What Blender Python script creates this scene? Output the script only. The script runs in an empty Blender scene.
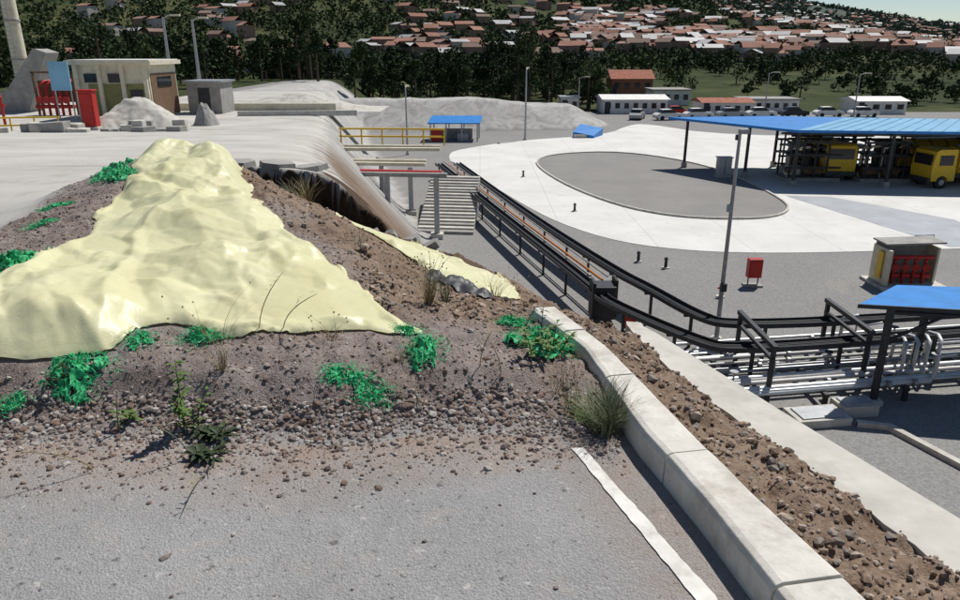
import bpy, math, random
import numpy as np
from mathutils import Vector
random.seed(7); rng=np.random.default_rng(7)
sc=bpy.context.scene
# ------------------------------------------------------------------ noise
def _h(ix,iy,seed):
    n=(ix.astype(np.int64)*374761393+iy.astype(np.int64)*668265263+seed*1442695041)&0x7fffffff
    n=((n^(n>>13))*1274126177)&0x7fffffff
    n=(n^(n>>16))&0x7fffffff
    return n/0x7fffffff
def vn(x,y,seed=0):
    x=np.asarray(x,float);y=np.asarray(y,float)
    ix=np.floor(x);iy=np.floor(y);fx=x-ix;fy=y-iy
    fx=fx*fx*(3-2*fx);fy=fy*fy*(3-2*fy)
    a=_h(ix,iy,seed);b=_h(ix+1,iy,seed);c=_h(ix,iy+1,seed);d=_h(ix+1,iy+1,seed)
    return (a*(1-fx)+b*fx)*(1-fy)+(c*(1-fx)+d*fx)*fy-.5
def facet(x,y,seed=0):
    # planar triangular facets with sharp creases between them
    ix=np.floor(x);iy=np.floor(y);fx=x-ix;fy=y-iy
    a=_h(ix,iy,seed);b=_h(ix+1,iy,seed);c=_h(ix,iy+1,seed);d=_h(ix+1,iy+1,seed)
    lo=a+(b-a)*fx+(d-b)*fy;hi=a+(c-a)*fy+(d-c)*fx
    flip=_h(ix,iy,seed+5)>.5
    lo2=a+(b-a)*fx+(c-a)*fy;hi2=d+(c-d)*(1-fx)+(b-d)*(1-fy)
    return np.where(flip,np.where(fx+fy<1,lo2,hi2),np.where(fx>fy,lo,hi))-.5
def fbm(x,y,f,o=4,seed=0):
    r=0;a=1
    for i in range(o):
        r=r+a*vn(x*f+i*17.3,y*f-i*9.1,seed+i);f*=2.03;a*=.5
    return r
def ss(a,b,x): 
    t=np.clip((x-a)/(b-a),0,1);return t*t*(3-2*t)
# ------------------------------------------------------------------ material helpers
class NT:
    def __init__(s,name):
        s.m=bpy.data.materials.new(name);s.m.use_nodes=True;s.t=s.m.node_tree
        s.b=s.t.nodes['Principled BSDF'];s.tc=s.t.nodes.new('ShaderNodeTexCoord')
        s.co=s.tc.outputs['Object']
    def L(s,a,b): s.t.links.new(a,b)
    def noise(s,scale,detail=4,rough=.55,dist=0):
        n=s.t.nodes.new('ShaderNodeTexNoise');n.inputs['Scale'].default_value=scale
        n.inputs['Detail'].default_value=detail;n.inputs['Roughness'].default_value=rough;n.inputs['Distortion'].default_value=dist
        s.L(s.co,n.inputs['Vector']);return n.outputs[0]
    def vor(s,scale,feature='F1',out='Distance'):
        n=s.t.nodes.new('ShaderNodeTexVoronoi');n.feature=feature;n.inputs['Scale'].default_value=scale
        s.L(s.co,n.inputs['Vector']);return n.outputs[out]
    def ramp(s,v,stops):
        n=s.t.nodes.new('ShaderNodeValToRGB');e=n.color_ramp.elements
        while len(e)<len(stops): e.new(.5)
        for q,(p,c) in zip(e,stops):
            q.position=p;q.color=(c[0],c[1],c[2],1) if not isinstance(c,(int,float)) else (c,c,c,1)
        s.L(v,n.inputs[0]);return n.outputs[0]
    def mix(s,f,a,b,mode='MIX'):
        n=s.t.nodes.new('ShaderNodeMix');n.data_type='RGBA';n.blend_type=mode
        for k,v in ((0,f),(6,a),(7,b)):
            if isinstance(v,bpy.types.NodeSocket): s.L(v,n.inputs[k])
            elif k==0: n.inputs[0].default_value=v
            else: n.inputs[k].default_value=(v[0],v[1],v[2],1)
        return n.outputs[2]
    def math(s,op,a,b=0.0):
        n=s.t.nodes.new('ShaderNodeMath');n.operation=op
        for k,v in ((0,a),(1,b)):
            if isinstance(v,bpy.types.NodeSocket): s.L(v,n.inputs[k])
            else: n.inputs[k].default_value=v
        return n.outputs[0]
    def attr(s,name):
        n=s.t.nodes.new('ShaderNodeAttribute');n.attribute_name=name;return n.outputs['Fac']
    def bump(s,h,strength=.5,dist=.01):
        n=s.t.nodes.new('ShaderNodeBump');n.inputs['Strength'].default_value=strength;n.inputs['Distance'].default_value=dist
        s.L(h,n.inputs['Height']);s.L(n.outputs[0],s.b.inputs['Normal'])
    def fin(s,col,rough=.8,metal=0,spec=.3):
        if isinstance(col,bpy.types.NodeSocket): s.L(col,s.b.inputs['Base Color'])
        else: s.b.inputs['Base Color'].default_value=(*col,1)
        s.b.inputs['Roughness'].default_value=rough;s.b.inputs['Metallic'].default_value=metal
        s.b.inputs['Specular IOR Level'].default_value=spec
        return s.m
def simple(name,col,rough=.7,var=.25,scale=6,bump=.0,bd=.01,metal=0,dirt=None):
    t=NT(name);d=tuple(c*(1-var) for c in col);l=tuple(min(1,c*(1+var)) for c in col)
    n=t.noise(scale,3,.65);c=t.ramp(n,[(.3,d),(.7,l)])
    if dirt: c=t.mix(t.ramp(t.noise(scale*.4,5,.7),[(.50,0),(.68,.75)]),c,dirt)
    if bump: t.bump(t.noise(scale*6,4,.6),bump,bd)
    return t.fin(c,rough,metal)
M={}
M['concrete']=simple('concrete',(.50,.48,.43),.9,.14,3,.3,.01,dirt=(.31,.28,.24))
M['conc_dark']=simple('weathered_concrete',(.30,.29,.27),.9,.2,2,.3)
M['steel']=simple('galvanised_steel',(.33,.34,.35),.45,.15,5,metal=.4)
M['steeld']=simple('dark_painted_steel',(.035,.037,.042),.5,.3,5)
M['black']=simple('black_rubber',(.018,.018,.02),.6,.3,8)
M['red']=simple('red_paint',(.42,.025,.02),.45,.18,8)
M['yellow']=simple('yellow_paint',(.65,.42,.03),.5,.15,8)
M['blue']=simple('blue_sheet',(.02,.19,.52),.45,.15,1.5)
M['blue2']=simple('pale_blue_sheet',(.20,.42,.60),.35,.12,.8)  # pale blue with the canopy roof's reflection in it; also used for a panel
M['cream']=simple('cream_paint',(.60,.55,.42),.7,.1,3,dirt=(.4,.35,.27))
M['brown']=simple('brown_wall',(.16,.10,.06),.8,.15,3)
M['white']=simple('white_paint',(.70,.69,.66),.6,.1,3,dirt=(.5,.47,.43))
M['pipe']=simple('pipe_white_aluminium',(.62,.63,.62),.4,.12,3,metal=.25)
M['tile']=simple('red_roof_tile',(.29,.10,.06),.85,.3,1.5)
M['brick']=simple('brick',(.30,.13,.08),.85,.2,3)
M['glass']=simple('dark_glass',(.02,.025,.03),.12,.2,2)
M['orange']=simple('orange_pipe',(.5,.17,.04),.5,.15,5)
M['olive']=simple('olive_panel',(.2,.2,.08),.7,.2,3)
M['bark']=simple('bark',(.09,.065,.045),.9,.3,4)
# ------------------------------------------------------------------ mesh builder
class MB:
    def __init__(s,name): s.name=name;s.parts={};s.cur='body'
    def part(s,p): s.cur=p;return s
    def _p(s): return s.parts.setdefault(s.cur,dict(v=[],f=[],m=[],mats=[],sm=[]))
    def add(s,vs,fs,mat,smooth=False):
        p=s._p();o=len(p['v']);p['v']+= [tuple(v) for v in vs]
        if mat not in p['mats']: p['mats'].append(mat)
        k=p['mats'].index(mat)
        for f in fs: p['f'].append(tuple(i+o for i in f));p['m'].append(k);p['sm'].append(smooth)
        return s
    def box(s,c,sz,mat,yaw=0,pitch=0,tap=1):
        hx,hy,hz=sz[0]/2,sz[1]/2,sz[2]/2;vs=[]
        ca,sa=math.cos(yaw),math.sin(yaw)
        for z in(-1,1):
            k=tap if z>0 else 1
            for x,y in((-1,-1),(1,-1),(1,1),(-1,1)):
                X,Y,Z=x*hx*k,y*hy*k,z*hz
                X,Z=X*math.cos(pitch)-Z*math.sin(pitch),X*math.sin(pitch)+Z*math.cos(pitch)
                vs.append((c[0]+X*ca-Y*sa,c[1]+X*sa+Y*ca,c[2]+Z))
        return s.add(vs,[(0,3,2,1),(4,5,6,7),(0,1,5,4),(1,2,6,5),(2,3,7,6),(3,0,4,7)],mat)
    def cyl(s,a,b,r0,mat,r1=None,n=10):
        r1=r0 if r1 is None else r1
        a=Vector(a);b=Vector(b);d=(b-a).normalized()
        u=d.orthogonal().normalized();w=d.cross(u);vs=[]
        for P,r in((a,r0),(b,r1)):
            for i in range(n):
                t=2*math.pi*i/n;vs.append(P+u*math.cos(t)*r+w*math.sin(t)*r)
        s.add(vs,[(i,(i+1)%n,n+(i+1)%n,n+i) for i in range(n)],mat,True)
        return s.add(vs,[tuple(range(n))[::-1],tuple(range(n,2*n))],mat)
    def tube(s,pts,r,mat,n=8):
        pts=[Vector(p) for p in pts];vs=[];u=None
        for i,p in enumerate(pts):
            d=(pts[min(i+1,len(pts)-1)]-pts[max(i-1,0)]).normalized()
            if u is None: u=d.orthogonal().normalized()
            u=(u-d*u.dot(d)).normalized();w=d.cross(u);rr=r[i] if isinstance(r,(list,tuple)) else r
            for k in range(n):
                t=2*math.pi*k/n;vs.append(p+u*math.cos(t)*rr+w*math.sin(t)*rr)
        fs=[(i*n+k,i*n+(k+1)%n,(i+1)*n+(k+1)%n,(i+1)*n+k) for i in range(len(pts)-1) for k in range(n)]
        s.add(vs,fs,mat,True);return s.add(vs,[tuple(range(n))[::-1],tuple(range(len(vs)-n,len(vs)))],mat)
    def prism(s,poly,z0,z1,mat):
        n=len(poly);z0=z0 if isinstance(z0,list) else [z0]*n;z1=z1 if isinstance(z1,list) else [z1]*n
        vs=[(p[0],p[1],z) for p,z in zip(poly,z0)]+[(p[0],p[1],z) for p,z in zip(poly,z1)]
        return s.add(vs,[tuple(range(n))[::-1],tuple(range(n,2*n))]+[(i,(i+1)%n,n+(i+1)%n,n+i) for i in range(n)],mat)
    def build(s,bevel=0):
        obs=[]
        for pn,p in s.parts.items():
            me=bpy.data.meshes.new(pn);me.from_pydata(p['v'],[],p['f'])
            for m in p['mats']: me.materials.append(M[m] if isinstance(m,str) else m)
            me.polygons.foreach_set('material_index',p['m']);me.polygons.foreach_set('use_smooth',p['sm']);me.update()
            ob=bpy.data.objects.new(pn,me);sc.collection.objects.link(ob);obs.append(ob)
            if bevel:
                b=ob.modifiers.new('bevel','BEVEL');b.width=bevel;b.segments=2;b.limit_method='ANGLE'
        if len(obs)==1: obs[0].name=s.name;obs[0].data.name=s.name;return obs[0]
        e=bpy.data.objects.new(s.name,None);sc.collection.objects.link(e)
        for o in obs:o.parent=e
        return e
def npmesh(name,V,F,mat,smooth=False,attrs=None,midx=None):
    me=bpy.data.meshes.new(name);V=np.asarray(V,np.float32);F=np.asarray(F,np.int32);k=F.shape[1]
    me.vertices.add(len(V));me.vertices.foreach_set('co',V.ravel())
    me.loops.add(F.size);me.loops.foreach_set('vertex_index',F.ravel())
    me.polygons.add(len(F));me.polygons.foreach_set('loop_start',np.arange(0,F.size,k,dtype=np.int32))
    me.polygons.foreach_set('loop_total',np.full(len(F),k,np.int32))
    me.polygons.foreach_set('use_smooth',np.full(len(F),smooth))
    for m in (mat if isinstance(mat,list) else [mat]): me.materials.append(m)
    if midx is not None: me.polygons.foreach_set('material_index',np.asarray(midx,np.int32))
    me.update(calc_edges=True)
    for a,v in (attrs or {}).items():
        at=me.attributes.new(a,'FLOAT','POINT');at.data.foreach_set('value',np.asarray(v,np.float32).ravel())
    ob=bpy.data.objects.new(name,me);sc.collection.objects.link(ob);return ob
def gridfaces(nx,ny):
    i,j=np.meshgrid(np.arange(nx-1),np.arange(ny-1));a=(j*nx+i).ravel()
    return np.stack([a,a+1,a+1+nx,a+nx],1)
def inpoly(x,y,P):
    c=np.zeros(x.shape,bool);n=len(P)
    for i in range(n):
        x0,y0=P[i];x1,y1=P[i-1]
        k=((y0>y)!=(y1>y))&(x<(x1-x0)*(y-y0)/(y1-y0+1e-12)+x0);c^=k
    return c
def edged(x,y,P):
    d=np.full(x.shape,9.)
    for i in range(len(P)):
        a=np.array(P[i]);b=np.array(P[i-1]);ab=b-a
        t=np.clip(((x-a[0])*ab[0]+(y-a[1])*ab[1])/(ab@ab),0,1)
        d=np.minimum(d,np.hypot(x-a[0]-t*ab[0],y-a[1]-t*ab[1]))
    return d
# ------------------------------------------------------------------ terrain
EY=[-60,-2,0,1.96,2.245,2.62,3.11,3.71,4.18,5.04,6.6,10,25,50,90]
EX=[6,2.6,2.3,1.87,1.797,1.65,1.46,1.24,1.07,.59,-.09,-1.9,-5.6,-10.5,-19]
def xe(y): return np.interp(y,EY,EX)
def zplat(y): return np.interp(y,[-60,8,14,25,46,95],[0,0,-.45,-1.4,-3.15,-3.2])
YD=-8.4
def hills(x,y):
    p=np.interp(y,[0,130,250,400,600,900],[YD,-8.8,-3.5,10,34,72])
    s=x/np.maximum(y,1)
    tn=np.interp(s,[-.7,.1,.36,.5,.62,.8],[.2,.12,.056,.039,.024,.012])
    p=np.minimum(p,np.maximum(1.6+y*tn*.86-9,-9))
    A=np.clip(92-.12*(x-720),6,430)
    f=ss(800,2050,y)
    z=p*(1-f)+A*f
    z=z+ss(180,800,y)*np.clip((-x+80)/400,0,1)*95
    z=z+ss(250,900,y)*fbm(x,y,1/260,4,3)*np.where(s>.3,12,62)*np.clip(y/1400,.25,1)
    z=z-ss(2100,3200,y)*A*.9
    return z
def hbig(x,y):
    e=x-xe(y);zp=zplat(y)
    k=np.where(y<8,1.6,1.12)
    w=.32
    z=zp-k*w*np.log1p(np.exp(np.clip(e/w,-40,40)))
    z=YD+.25*np.log1p(np.exp(np.clip((z-YD)/.25,-40,40)));z=np.where(z<YD+.01,YD,z)
    d=np.abs((y-104-(x)*.12))/8.5
    L=ss(-27,-18,x)*(1-ss(12,19,x))
    mh=L*np.minimum(np.clip(1-d,0,1)*1.35,.92)*(4.0+.4*fbm(x,y,.10,2,5)+.22*fbm(x,y,.5,2,6)-1.1*ss(-2,10,x))
    z=np.where((z<-5)|(y>90),np.maximum(z,YD+mh),z)
    left=(1-ss(-26,-16,x));zl=-3.2
    far=np.where(y>90,YD*(1-left)+zl*left,z)
    z=np.where(y>95,np.maximum(far,YD+mh),z)
    t=ss(128,190,y);return z*(1-t)+hills(x,y)*t
P1=[(-3.2,8.3),(-3.75,8.25),(-3.65,7.6),(-3.3,6.9),(-3.1,5.96),(-2.8,4.93),(-2.75,4.15),(-2.85,3.9),(-3.8,3.8),(-3.8,3.2),(-2.9,3.17),(-2.4,3.06),(-2.1,3.1),(-1.96,3.13),(-1.80,3.22),(-1.75,3.40),(-1.6,3.45),(-1.42,3.36),(-1.15,3.42),(-.92,3.37),(-.6,3.44),(-.41,3.40),(-.27,3.5),(-.5,3.78),(-.80,4.15),(-.97,4.5),(-1.36,5.0),(-1.65,5.57),(-2.35,7.2),(-2.7,8.2)]
P2=[(-1.40,7.5),(-.95,7.3),(-.3,6.65),(.2,5.85),(.38,5.25),(.05,5.0),(-.35,5.35),(-.8,5.9),(-1.2,6.4),(-1.5,7.1)]
CP=[(-3,2,0),(-1.5,2,0),(0,2,0),(-3,0,0),(0,0,0),(.8,.5,0),(-6,0,0),(-6,2,0),(-2,2.68,.0),(-1,2.72,.0),(0,2.8,0),(.45,2.9,0),(-4,2.6,0),(.6,2,0),
(-2.2,3.05,.19),(-1.3,3.08,.19),(-.6,3.1,.18),(-.2,3.15,.18),(.15,3.15,.12),(.35,3.6,.10),(-3.4,3.05,.2),(-5,3.4,.1),
(-2.0,3.2,.22),(-1.43,3.43,.24),(-.67,3.46,.23),(-.31,3.5,.19),(.1,3.6,.13),
(-2.19,3.95,.31),(-1.85,4.61,.33),(-1.19,4.61,.34),(-.82,4.15,.29),(-2.65,3.77,.32),(-2.84,4.61,.34),(-3.14,5.87,.38),(-3.46,7.32,.48),
(-3.2,8.14,.52),(-2.5,7.1,.44),(-1.7,5.7,.42),(-2.9,8.1,.5),(-3.6,8.6,.45),(-2.3,5.8,.38),
(-1.78,7.0,.2),(-2.1,8.3,-.2),(-2.5,8.6,-.05),(-2.9,9.2,-.25),(-2.3,9.2,-.55),(-1.9,9.2,-.7),(-1.22,6.62,.05),(-.62,5.31,.06),(-.5,7.0,-.3),(-.51,4.32,.15),(-.27,4.7,-.0),(0,4.1,.07),(-1.2,8.0,-.45),(-1.3,5.5,.28),(-.9,4.8,.23),
(.16,5.4,-.2),(.4,4.6,-.12),(.4,4.1,.02),(.75,3.7,.0),(.95,3.2,.0),(1.12,2.6,-.0),(1.25,2.1,-.02),(1.4,1.6,-.02),(1.6,0,-.0),(1.15,3.6,-.1),(1.35,3.0,-.1),(1.6,2.2,-.1),
(-4.3,4.5,.12),(-4.5,6,.05),(-5,8,.0),(-4.4,8.6,.1),(-6,5,0),(-8,8,0),(-8,3,0),(-6.5,11,-.1),(-4,11,-.1),(-3,12.5,-.2)]
CP=np.array(CP,float)
def _K(r): return np.where(r>1e-9,r*r*np.log(np.maximum(r,1e-9)),0)
def _fit():
    n=len(CP);R=np.hypot(CP[:,0][:,None]-CP[:,0],CP[:,1][:,None]-CP[:,1])
    A=np.zeros((n+3,n+3));A[:n,:n]=_K(R)+np.eye(n)*.01
    P=np.c_[np.ones(n),CP[:,:2]];A[:n,n:]=P;A[n:,:n]=P.T
    return np.linalg.solve(A,np.r_[CP[:,2],0,0,0])
W=_fit()
def rbf(x,y):
    x=np.asarray(x,float);y=np.asarray(y,float);s=W[-3]+W[-2]*x+W[-1]*y
    for (cx,cy,_),w in zip(CP,W): s=s+w*_K(np.hypot(x-cx,y-cy))
    return s
SLI=[(2.2,-2),(2.0,0),(1.56,2.1),(1.37,2.69),(1.10,3.39),(.96,4.2)]
def masks(x,y):
    n=fbm(x,y,1.3,3,40);e=x-xe(y)
    lw=ss(-4.5,-3.9,x)
    cut=ss(9.38,9.52,y+n*.6+.05*(x+2)+.25*vn(x*4,y*4,8)+.08*vn(x*13,y*13,9))*lw+ss(8,11,y)*(1-lw)
    kerbr=np.interp(y,[-2,.5,1.65,2.13,2.61,3.46,4.09,4.6],[1.5,1.28,1.08,.95,.84,.66,.44,.2])
    slabi=np.interp(y,[p[1] for p in SLI],[p[0] for p in SLI])
    foot=2.76+.16*n+.03*x+.05*vn(x*5,y*5,19)
    berm=ss(foot-.02,foot+.16,y)*(x<kerbr)
    bl=np.where(y<4,ss(-5.2,-4.4,x+n*.5),ss(-4.6,-4.0,x+n*.5))
    berm=berm*bl*(1-cut)
    line=-.62-.40*(y-3.7)
    soil=ss(-.25,.25,x-line+n*.5)*ss(3.5,4.05,y+n*.4)*(1-cut)
    s2=((x>-3.4)&(x>-1.9-.55*(y-5.6)))*ss(5.4,6.2,y)*(1-cut)
    soil=np.maximum(soil,s2)
    band=(x>kerbr)*(y<4.6)
    soil=np.where(band,1.0,soil)
    conc=np.maximum(cut,(1-bl)*ss(2.9,3.3,y))
    return dict(cut=cut,berm=berm,soil=np.clip(soil,0,1),slabi=slabi,conc=conc,kerbr=kerbr,e=e,foot=foot,band=band,lw=lw)
def hnear(x,y,rough=True):
    m=masks(x,y);b=rbf(x,y)
    z=b*np.where(x<m['kerbr'],ss(-.02,.38,y-m['foot']),1)
    z=np.where((y<m['foot'])&(x<m['kerbr']),0,z)
    pl=hbig(x,y)
    lip=.26*(1-ss(9.8,12.5,y))*ss(-4.6,-3.9,x)*ss(.1,-.5,m['e'])
    z=z*(1-m['cut'])+(pl+lip)*m['cut']
    if rough:
        amp=np.clip(m['berm']+m['soil'],0,1)*(1-m['cut'])
        und=1-.9*(inpoly(x,y,P1)|inpoly(x,y,P2))
        amp=amp*und*(.25+.75*ss(0,.3,y-m['foot']))
        ramp=ss(0,.12,z)*.6+.4
        z=z+amp*(fbm(x,y,2.2,3,11)*.05+fbm(x,y,9,4,12)*.034*ramp+fbm(x,y,30,2,13)*.011)
        z=z+m['soil']*und*(1-m['cut'])*(np.abs(fbm(x,y,5,4,21))*.08+fbm(x,y,22,3,22)*.028)
        z=z+(1-np.clip(amp,0,1))*fbm(x,y,.8,2,14)*.006
    sl=(x>m['slabi'])&(y<4.3)
    z=np.where(sl,np.minimum(z,-.085),z)
    z=np.where((m['e']>-.02),np.minimum(z,-.12-1.7*m['e']+fbm(x,y,4,4,30)*.1*np.clip(m['e'],0,1)),z)
    w=np.clip(np.minimum.reduce([(x+9)/1.0,(3.6-x)/.6,(y+1.5)/.6,(14-y)/1.5]),0,1)
    return z*w+(pl)*(1-w),m
xs=np.concatenate([np.arange(-9,-4.5,.07),np.arange(-4.5,2.3,.022),np.arange(2.3,3.61,.08)])
ys=np.concatenate([np.arange(-1.5,1.5,.12),np.arange(1.5,5.5,.02),np.arange(5.5,10,.03),np.arange(10,14.01,.08)])
X,Y=np.meshgrid(xs,ys);Z,mk=hnear(X,Y)
# ------------------------------------------------------------------ ground materials
t=NT('near_ground')
g=t.ramp(t.vor(190,out='Color'),[(.0,.16),(.5,.28),(1,.44)])
big=t.ramp(t.noise(1.3,5,.7),[(.3,(.22,.217,.213)),(.7,(.34,.332,.325))])
asph=t.mix(.45,big,g)
asph=t.mix(t.ramp(t.noise(3.1,6,.75,.6),[(.55,0),(.66,.5)]),asph,(.37,.33,.295))
asph=t.mix(t.ramp(t.noise(17,3,.6),[(.64,0),(.70,.7)]),asph,(.48,.46,.43))
asph=t.mix(t.ramp(t.noise(23,3,.6),[(.30,.8),(.37,0)]),asph,(.09,.088,.085))
asph=t.mix(t.ramp(t.noise(.9,5,.8,1.2),[(.54,0),(.68,.45)]),asph,(.17,.165,.16))
asph=t.mix(t.math('MULTIPLY',t.attr('dust'),t.ramp(t.noise(5,5,.7),[(.3,.2),(.65,1)])),asph,(.29,.215,.17))
gr=t.ramp(t.noise(2.5,6,.7),[(.3,(.17,.12,.10)),(.55,(.265,.205,.178)),(.75,(.33,.275,.245))])
gr=t.mix(t.ramp(t.noise(1.7,6,.75,.8),[(.45,0),(.60,.9)]),gr,(.185,.112,.072))
gr=t.mix(.36,gr,t.ramp(t.vor(95,out='Color'),[(0,.09),(.5,.23),(1,.42)]))
col=t.mix(t.attr('berm'),asph,gr)
so=t.ramp(t.noise(3,7,.75,.4),[(.28,(.08,.05,.033)),(.5,(.195,.13,.088)),(.72,(.32,.24,.18))])
so=t.mix(.35,so,t.ramp(t.vor(55,out='Color'),[(0,(.075,.054,.04)),(1,(.37,.30,.24))]))
so=t.mix(t.attr('dark_tone'),so,t.ramp(t.noise(7,5,.7),[(.35,(.03,.02,.014)),(.7,(.09,.058,.038))]))  # shade of the back-lit soil cut painted into the soil colour
col=t.mix(t.attr('soil'),col,so)
pc=t.ramp(t.noise(.35,6,.65),[(.3,(.38,.365,.335)),(.7,(.52,.505,.47))])
pc=t.mix(t.ramp(t.noise(.9,6,.7,1),[(.52,0),(.68,.7)]),pc,(.31,.275,.24))
col=t.mix(t.attr('conc'),col,pc)
t.bump(t.math('ADD',t.noise(60,4,.8),t.math('MULTIPLY',t.vor(120),.6)),.6,.012)
G1=t.fin(col,.93,0,.12)
t=NT('yard_ground')
yg=t.ramp(t.noise(.12,5,.6),[(.3,(.20,.19,.175)),(.7,(.265,.252,.235))])
yg=t.mix(.5,yg,t.ramp(t.noise(14,3,.8),[(.3,.09),(.7,.38)]))
yg=t.mix(t.ramp(t.noise(.35,5,.75,1),[(.57,0),(.7,.4)]),yg,(.33,.295,.25))
pc=t.ramp(t.noise(.35,5,.65),[(.3,(.38,.365,.335)),(.7,(.52,.505,.47))])
pc=t.mix(t.ramp(t.noise(.25,6,.7,1),[(.52,0),(.68,.7)]),pc,(.31,.275,.24))
pm=t.ramp(t.noise(.35,7,.75,2.0),[(.3,(.22,.21,.195)),(.5,(.37,.36,.34)),(.7,(.52,.51,.49))])
col=t.mix(t.attr('conc'),t.mix(t.attr('mound'),yg,pm),pc)
col=t.mix(t.attr('soil'),col,t.ramp(t.noise(1.2,6,.7),[(.3,(.10,.07,.05)),(.7,(.24,.18,.135))]))
t.bump(t.noise(9,3,.8),.5,.05)
G2=t.fin(col,.93,0,.1)
t=NT('hill_ground')
hv=t.ramp(t.noise(.009,8,.70),[(.32,(.024,.036,.015)),(.47,(.05,.062,.026)),(.57,(.095,.10,.045)),(.68,(.20,.16,.105))])
hv=t.mix(t.ramp(t.noise(.06,4,.7),[(.44,0),(.62,.7)]),hv,(.024,.036,.016))
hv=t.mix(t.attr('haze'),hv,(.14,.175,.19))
G3=t.fin(hv,.95,0,.05)
dust=ss(-.55,0,Y-mk['foot'])*(Y<mk['foot'])*.9
dust=np.maximum(dust,.6*ss(.5,.1,mk['kerbr']-.2-X)*(X<mk['kerbr']) )
outer=ss(.0,.3,mk['e'])
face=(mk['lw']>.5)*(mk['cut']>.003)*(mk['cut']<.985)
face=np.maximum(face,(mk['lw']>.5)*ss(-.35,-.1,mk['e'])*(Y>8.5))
dark_tone=ss(7.6,8.9,Y+.3*(X+2.3)+fbm(X,Y,3,3,90)*.8)*(X>-3.6)*(mk['cut']<.985)
dark_tone=np.maximum(dark_tone,face*.9)  # cut face toned dark in place of its shade
dark_tone=np.maximum(dark_tone,.75*ss(.5,.1,np.abs(mk['e']+.15))*(Y>6.3))
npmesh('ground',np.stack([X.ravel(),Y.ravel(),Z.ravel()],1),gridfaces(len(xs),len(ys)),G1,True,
 dict(dust=dust,berm=mk['berm'],dark_tone=dark_tone,soil=np.maximum(np.maximum(mk['soil'],outer),face),conc=mk['conc']*(1-outer)*(1-face)))
xf=np.concatenate([-60-np.geomspace(3,2800,50)[::-1],np.arange(-60,60,.5),60+np.geomspace(3,2800,60)])
yf=np.concatenate([np.arange(-60,-4,4),np.arange(-4,132,.5),132+np.geomspace(2,3600,130)])
XF,YF=np.meshgrid(xf,yf);ZF=hbig(XF,YF)
ins=(XF>-8.4)&(XF<3.1)&(YF>-1)&(YF<13)
ZF=np.where(ins,ZF-.9,ZF)
ef=XF-xe(YF)
green=ss(118,135,YF);green=np.maximum(green,ss(70,78,YF)*(XF<-32))
mound=np.where((YF>88)&(YF<125)&(ZF>YD+.25)&(XF>-30)&(XF<22),1.,0)
slope=((ef>.2)&(ZF>YD+.02)&(YF<92))*1.0
FF=gridfaces(len(xf),len(yf));gf=((green*(1-mound)).ravel()[FF].mean(1)>.5)
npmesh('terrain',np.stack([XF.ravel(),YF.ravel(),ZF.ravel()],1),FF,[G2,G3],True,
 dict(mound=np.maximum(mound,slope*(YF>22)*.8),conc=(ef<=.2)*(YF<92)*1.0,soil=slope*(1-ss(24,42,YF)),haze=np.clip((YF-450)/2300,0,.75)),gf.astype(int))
# ------------------------------------------------------------------ scatter stones
def ico():
    p=(1+5**.5)/2
    v=np.array([(-1,p,0),(1,p,0),(-1,-p,0),(1,-p,0),(0,-1,p),(0,1,p),(0,-1,-p),(0,1,-p),(p,0,-1),(p,0,1),(-p,0,-1),(-p,0,1)],float)/math.hypot(1,p)
    f=np.array([(0,11,5),(0,5,1),(0,1,7),(0,7,10),(0,10,11),(1,5,9),(5,11,4),(11,10,2),(10,7,6),(7,1,8),(3,9,4),(3,4,2),(3,2,6),(3,6,8),(3,8,9),(4,9,5),(2,4,11),(6,2,10),(8,6,7),(9,8,1)])
    return v,f
IV,IF=ico()
OV=np.array([(1,0,0),(.3,.95,0),(-.8,.6,0),(-.8,-.6,0),(.3,-.95,0),(.1,.1,.9)],float);OF=np.array([(0,1,5),(1,2,5),(2,3,5),(3,4,5),(4,0,5)])
def scatter(name,px,py,pz,r,mats,flat=.7,sink=.3):
    Vs=[];Fs=[];Ms=[];o=0
    for sel,BV,BF in ((r>=.0075,IV,IF),(r<.0075,OV,OF)):
        n=int(sel.sum())
        if not n: continue
        nv=len(BV);x0,y0,z0,rr=px[sel],py[sel],pz[sel],r[sel]
        V=np.repeat(BV[None],n,0)*(1+.55*(rng.random((n,nv,1))-.5))
        V=V*(rr[:,None,None]*np.stack([rng.uniform(.7,1.3,n),rng.uniform(.7,1.2,n),np.full(n,flat)],1)[:,None,:])
        a=rng.uniform(0,6.28,n);c,s=np.cos(a)[:,None],np.sin(a)[:,None]
        x=V[...,0]*c-V[...,1]*s;y=V[...,0]*s+V[...,1]*c
        up=(rr*flat*(1-2*sink)*.6) if nv==12 else -rr*.05
        Vs.append(np.stack([x+x0[:,None],y+y0[:,None],V[...,2]*(1 if nv==12 else 1.4)+(z0+up)[:,None]],2).reshape(-1,3))
        Fs.append((BF[None]+nv*np.arange(n)[:,None,None]).reshape(-1,3)+o);o+=n*nv
        Ms.append(np.repeat(rng.integers(0,len(mats),n),len(BF)))
    return npmesh(name,np.concatenate(Vs),np.concatenate(Fs),mats,False,None,np.concatenate(Ms))
def smats(nm,cols):
    out=[]
    for i,c in enumerate(cols):
        t=NT(nm+str(i));out.append(t.fin(t.ramp(t.noise(40,2),[(.3,tuple(k*.8 for k in c)),(.7,tuple(k*1.2 for k in c))]),.9,0,.15))
    return out
SG=smats('stone_grey',[(.16,.12,.105),(.26,.22,.20),(.20,.14,.11),(.24,.20,.175),(.37,.34,.31)])
SB=smats('stone_brown',[(.15,.105,.075),(.24,.175,.13),(.35,.285,.23),(.22,.19,.165)])
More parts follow.
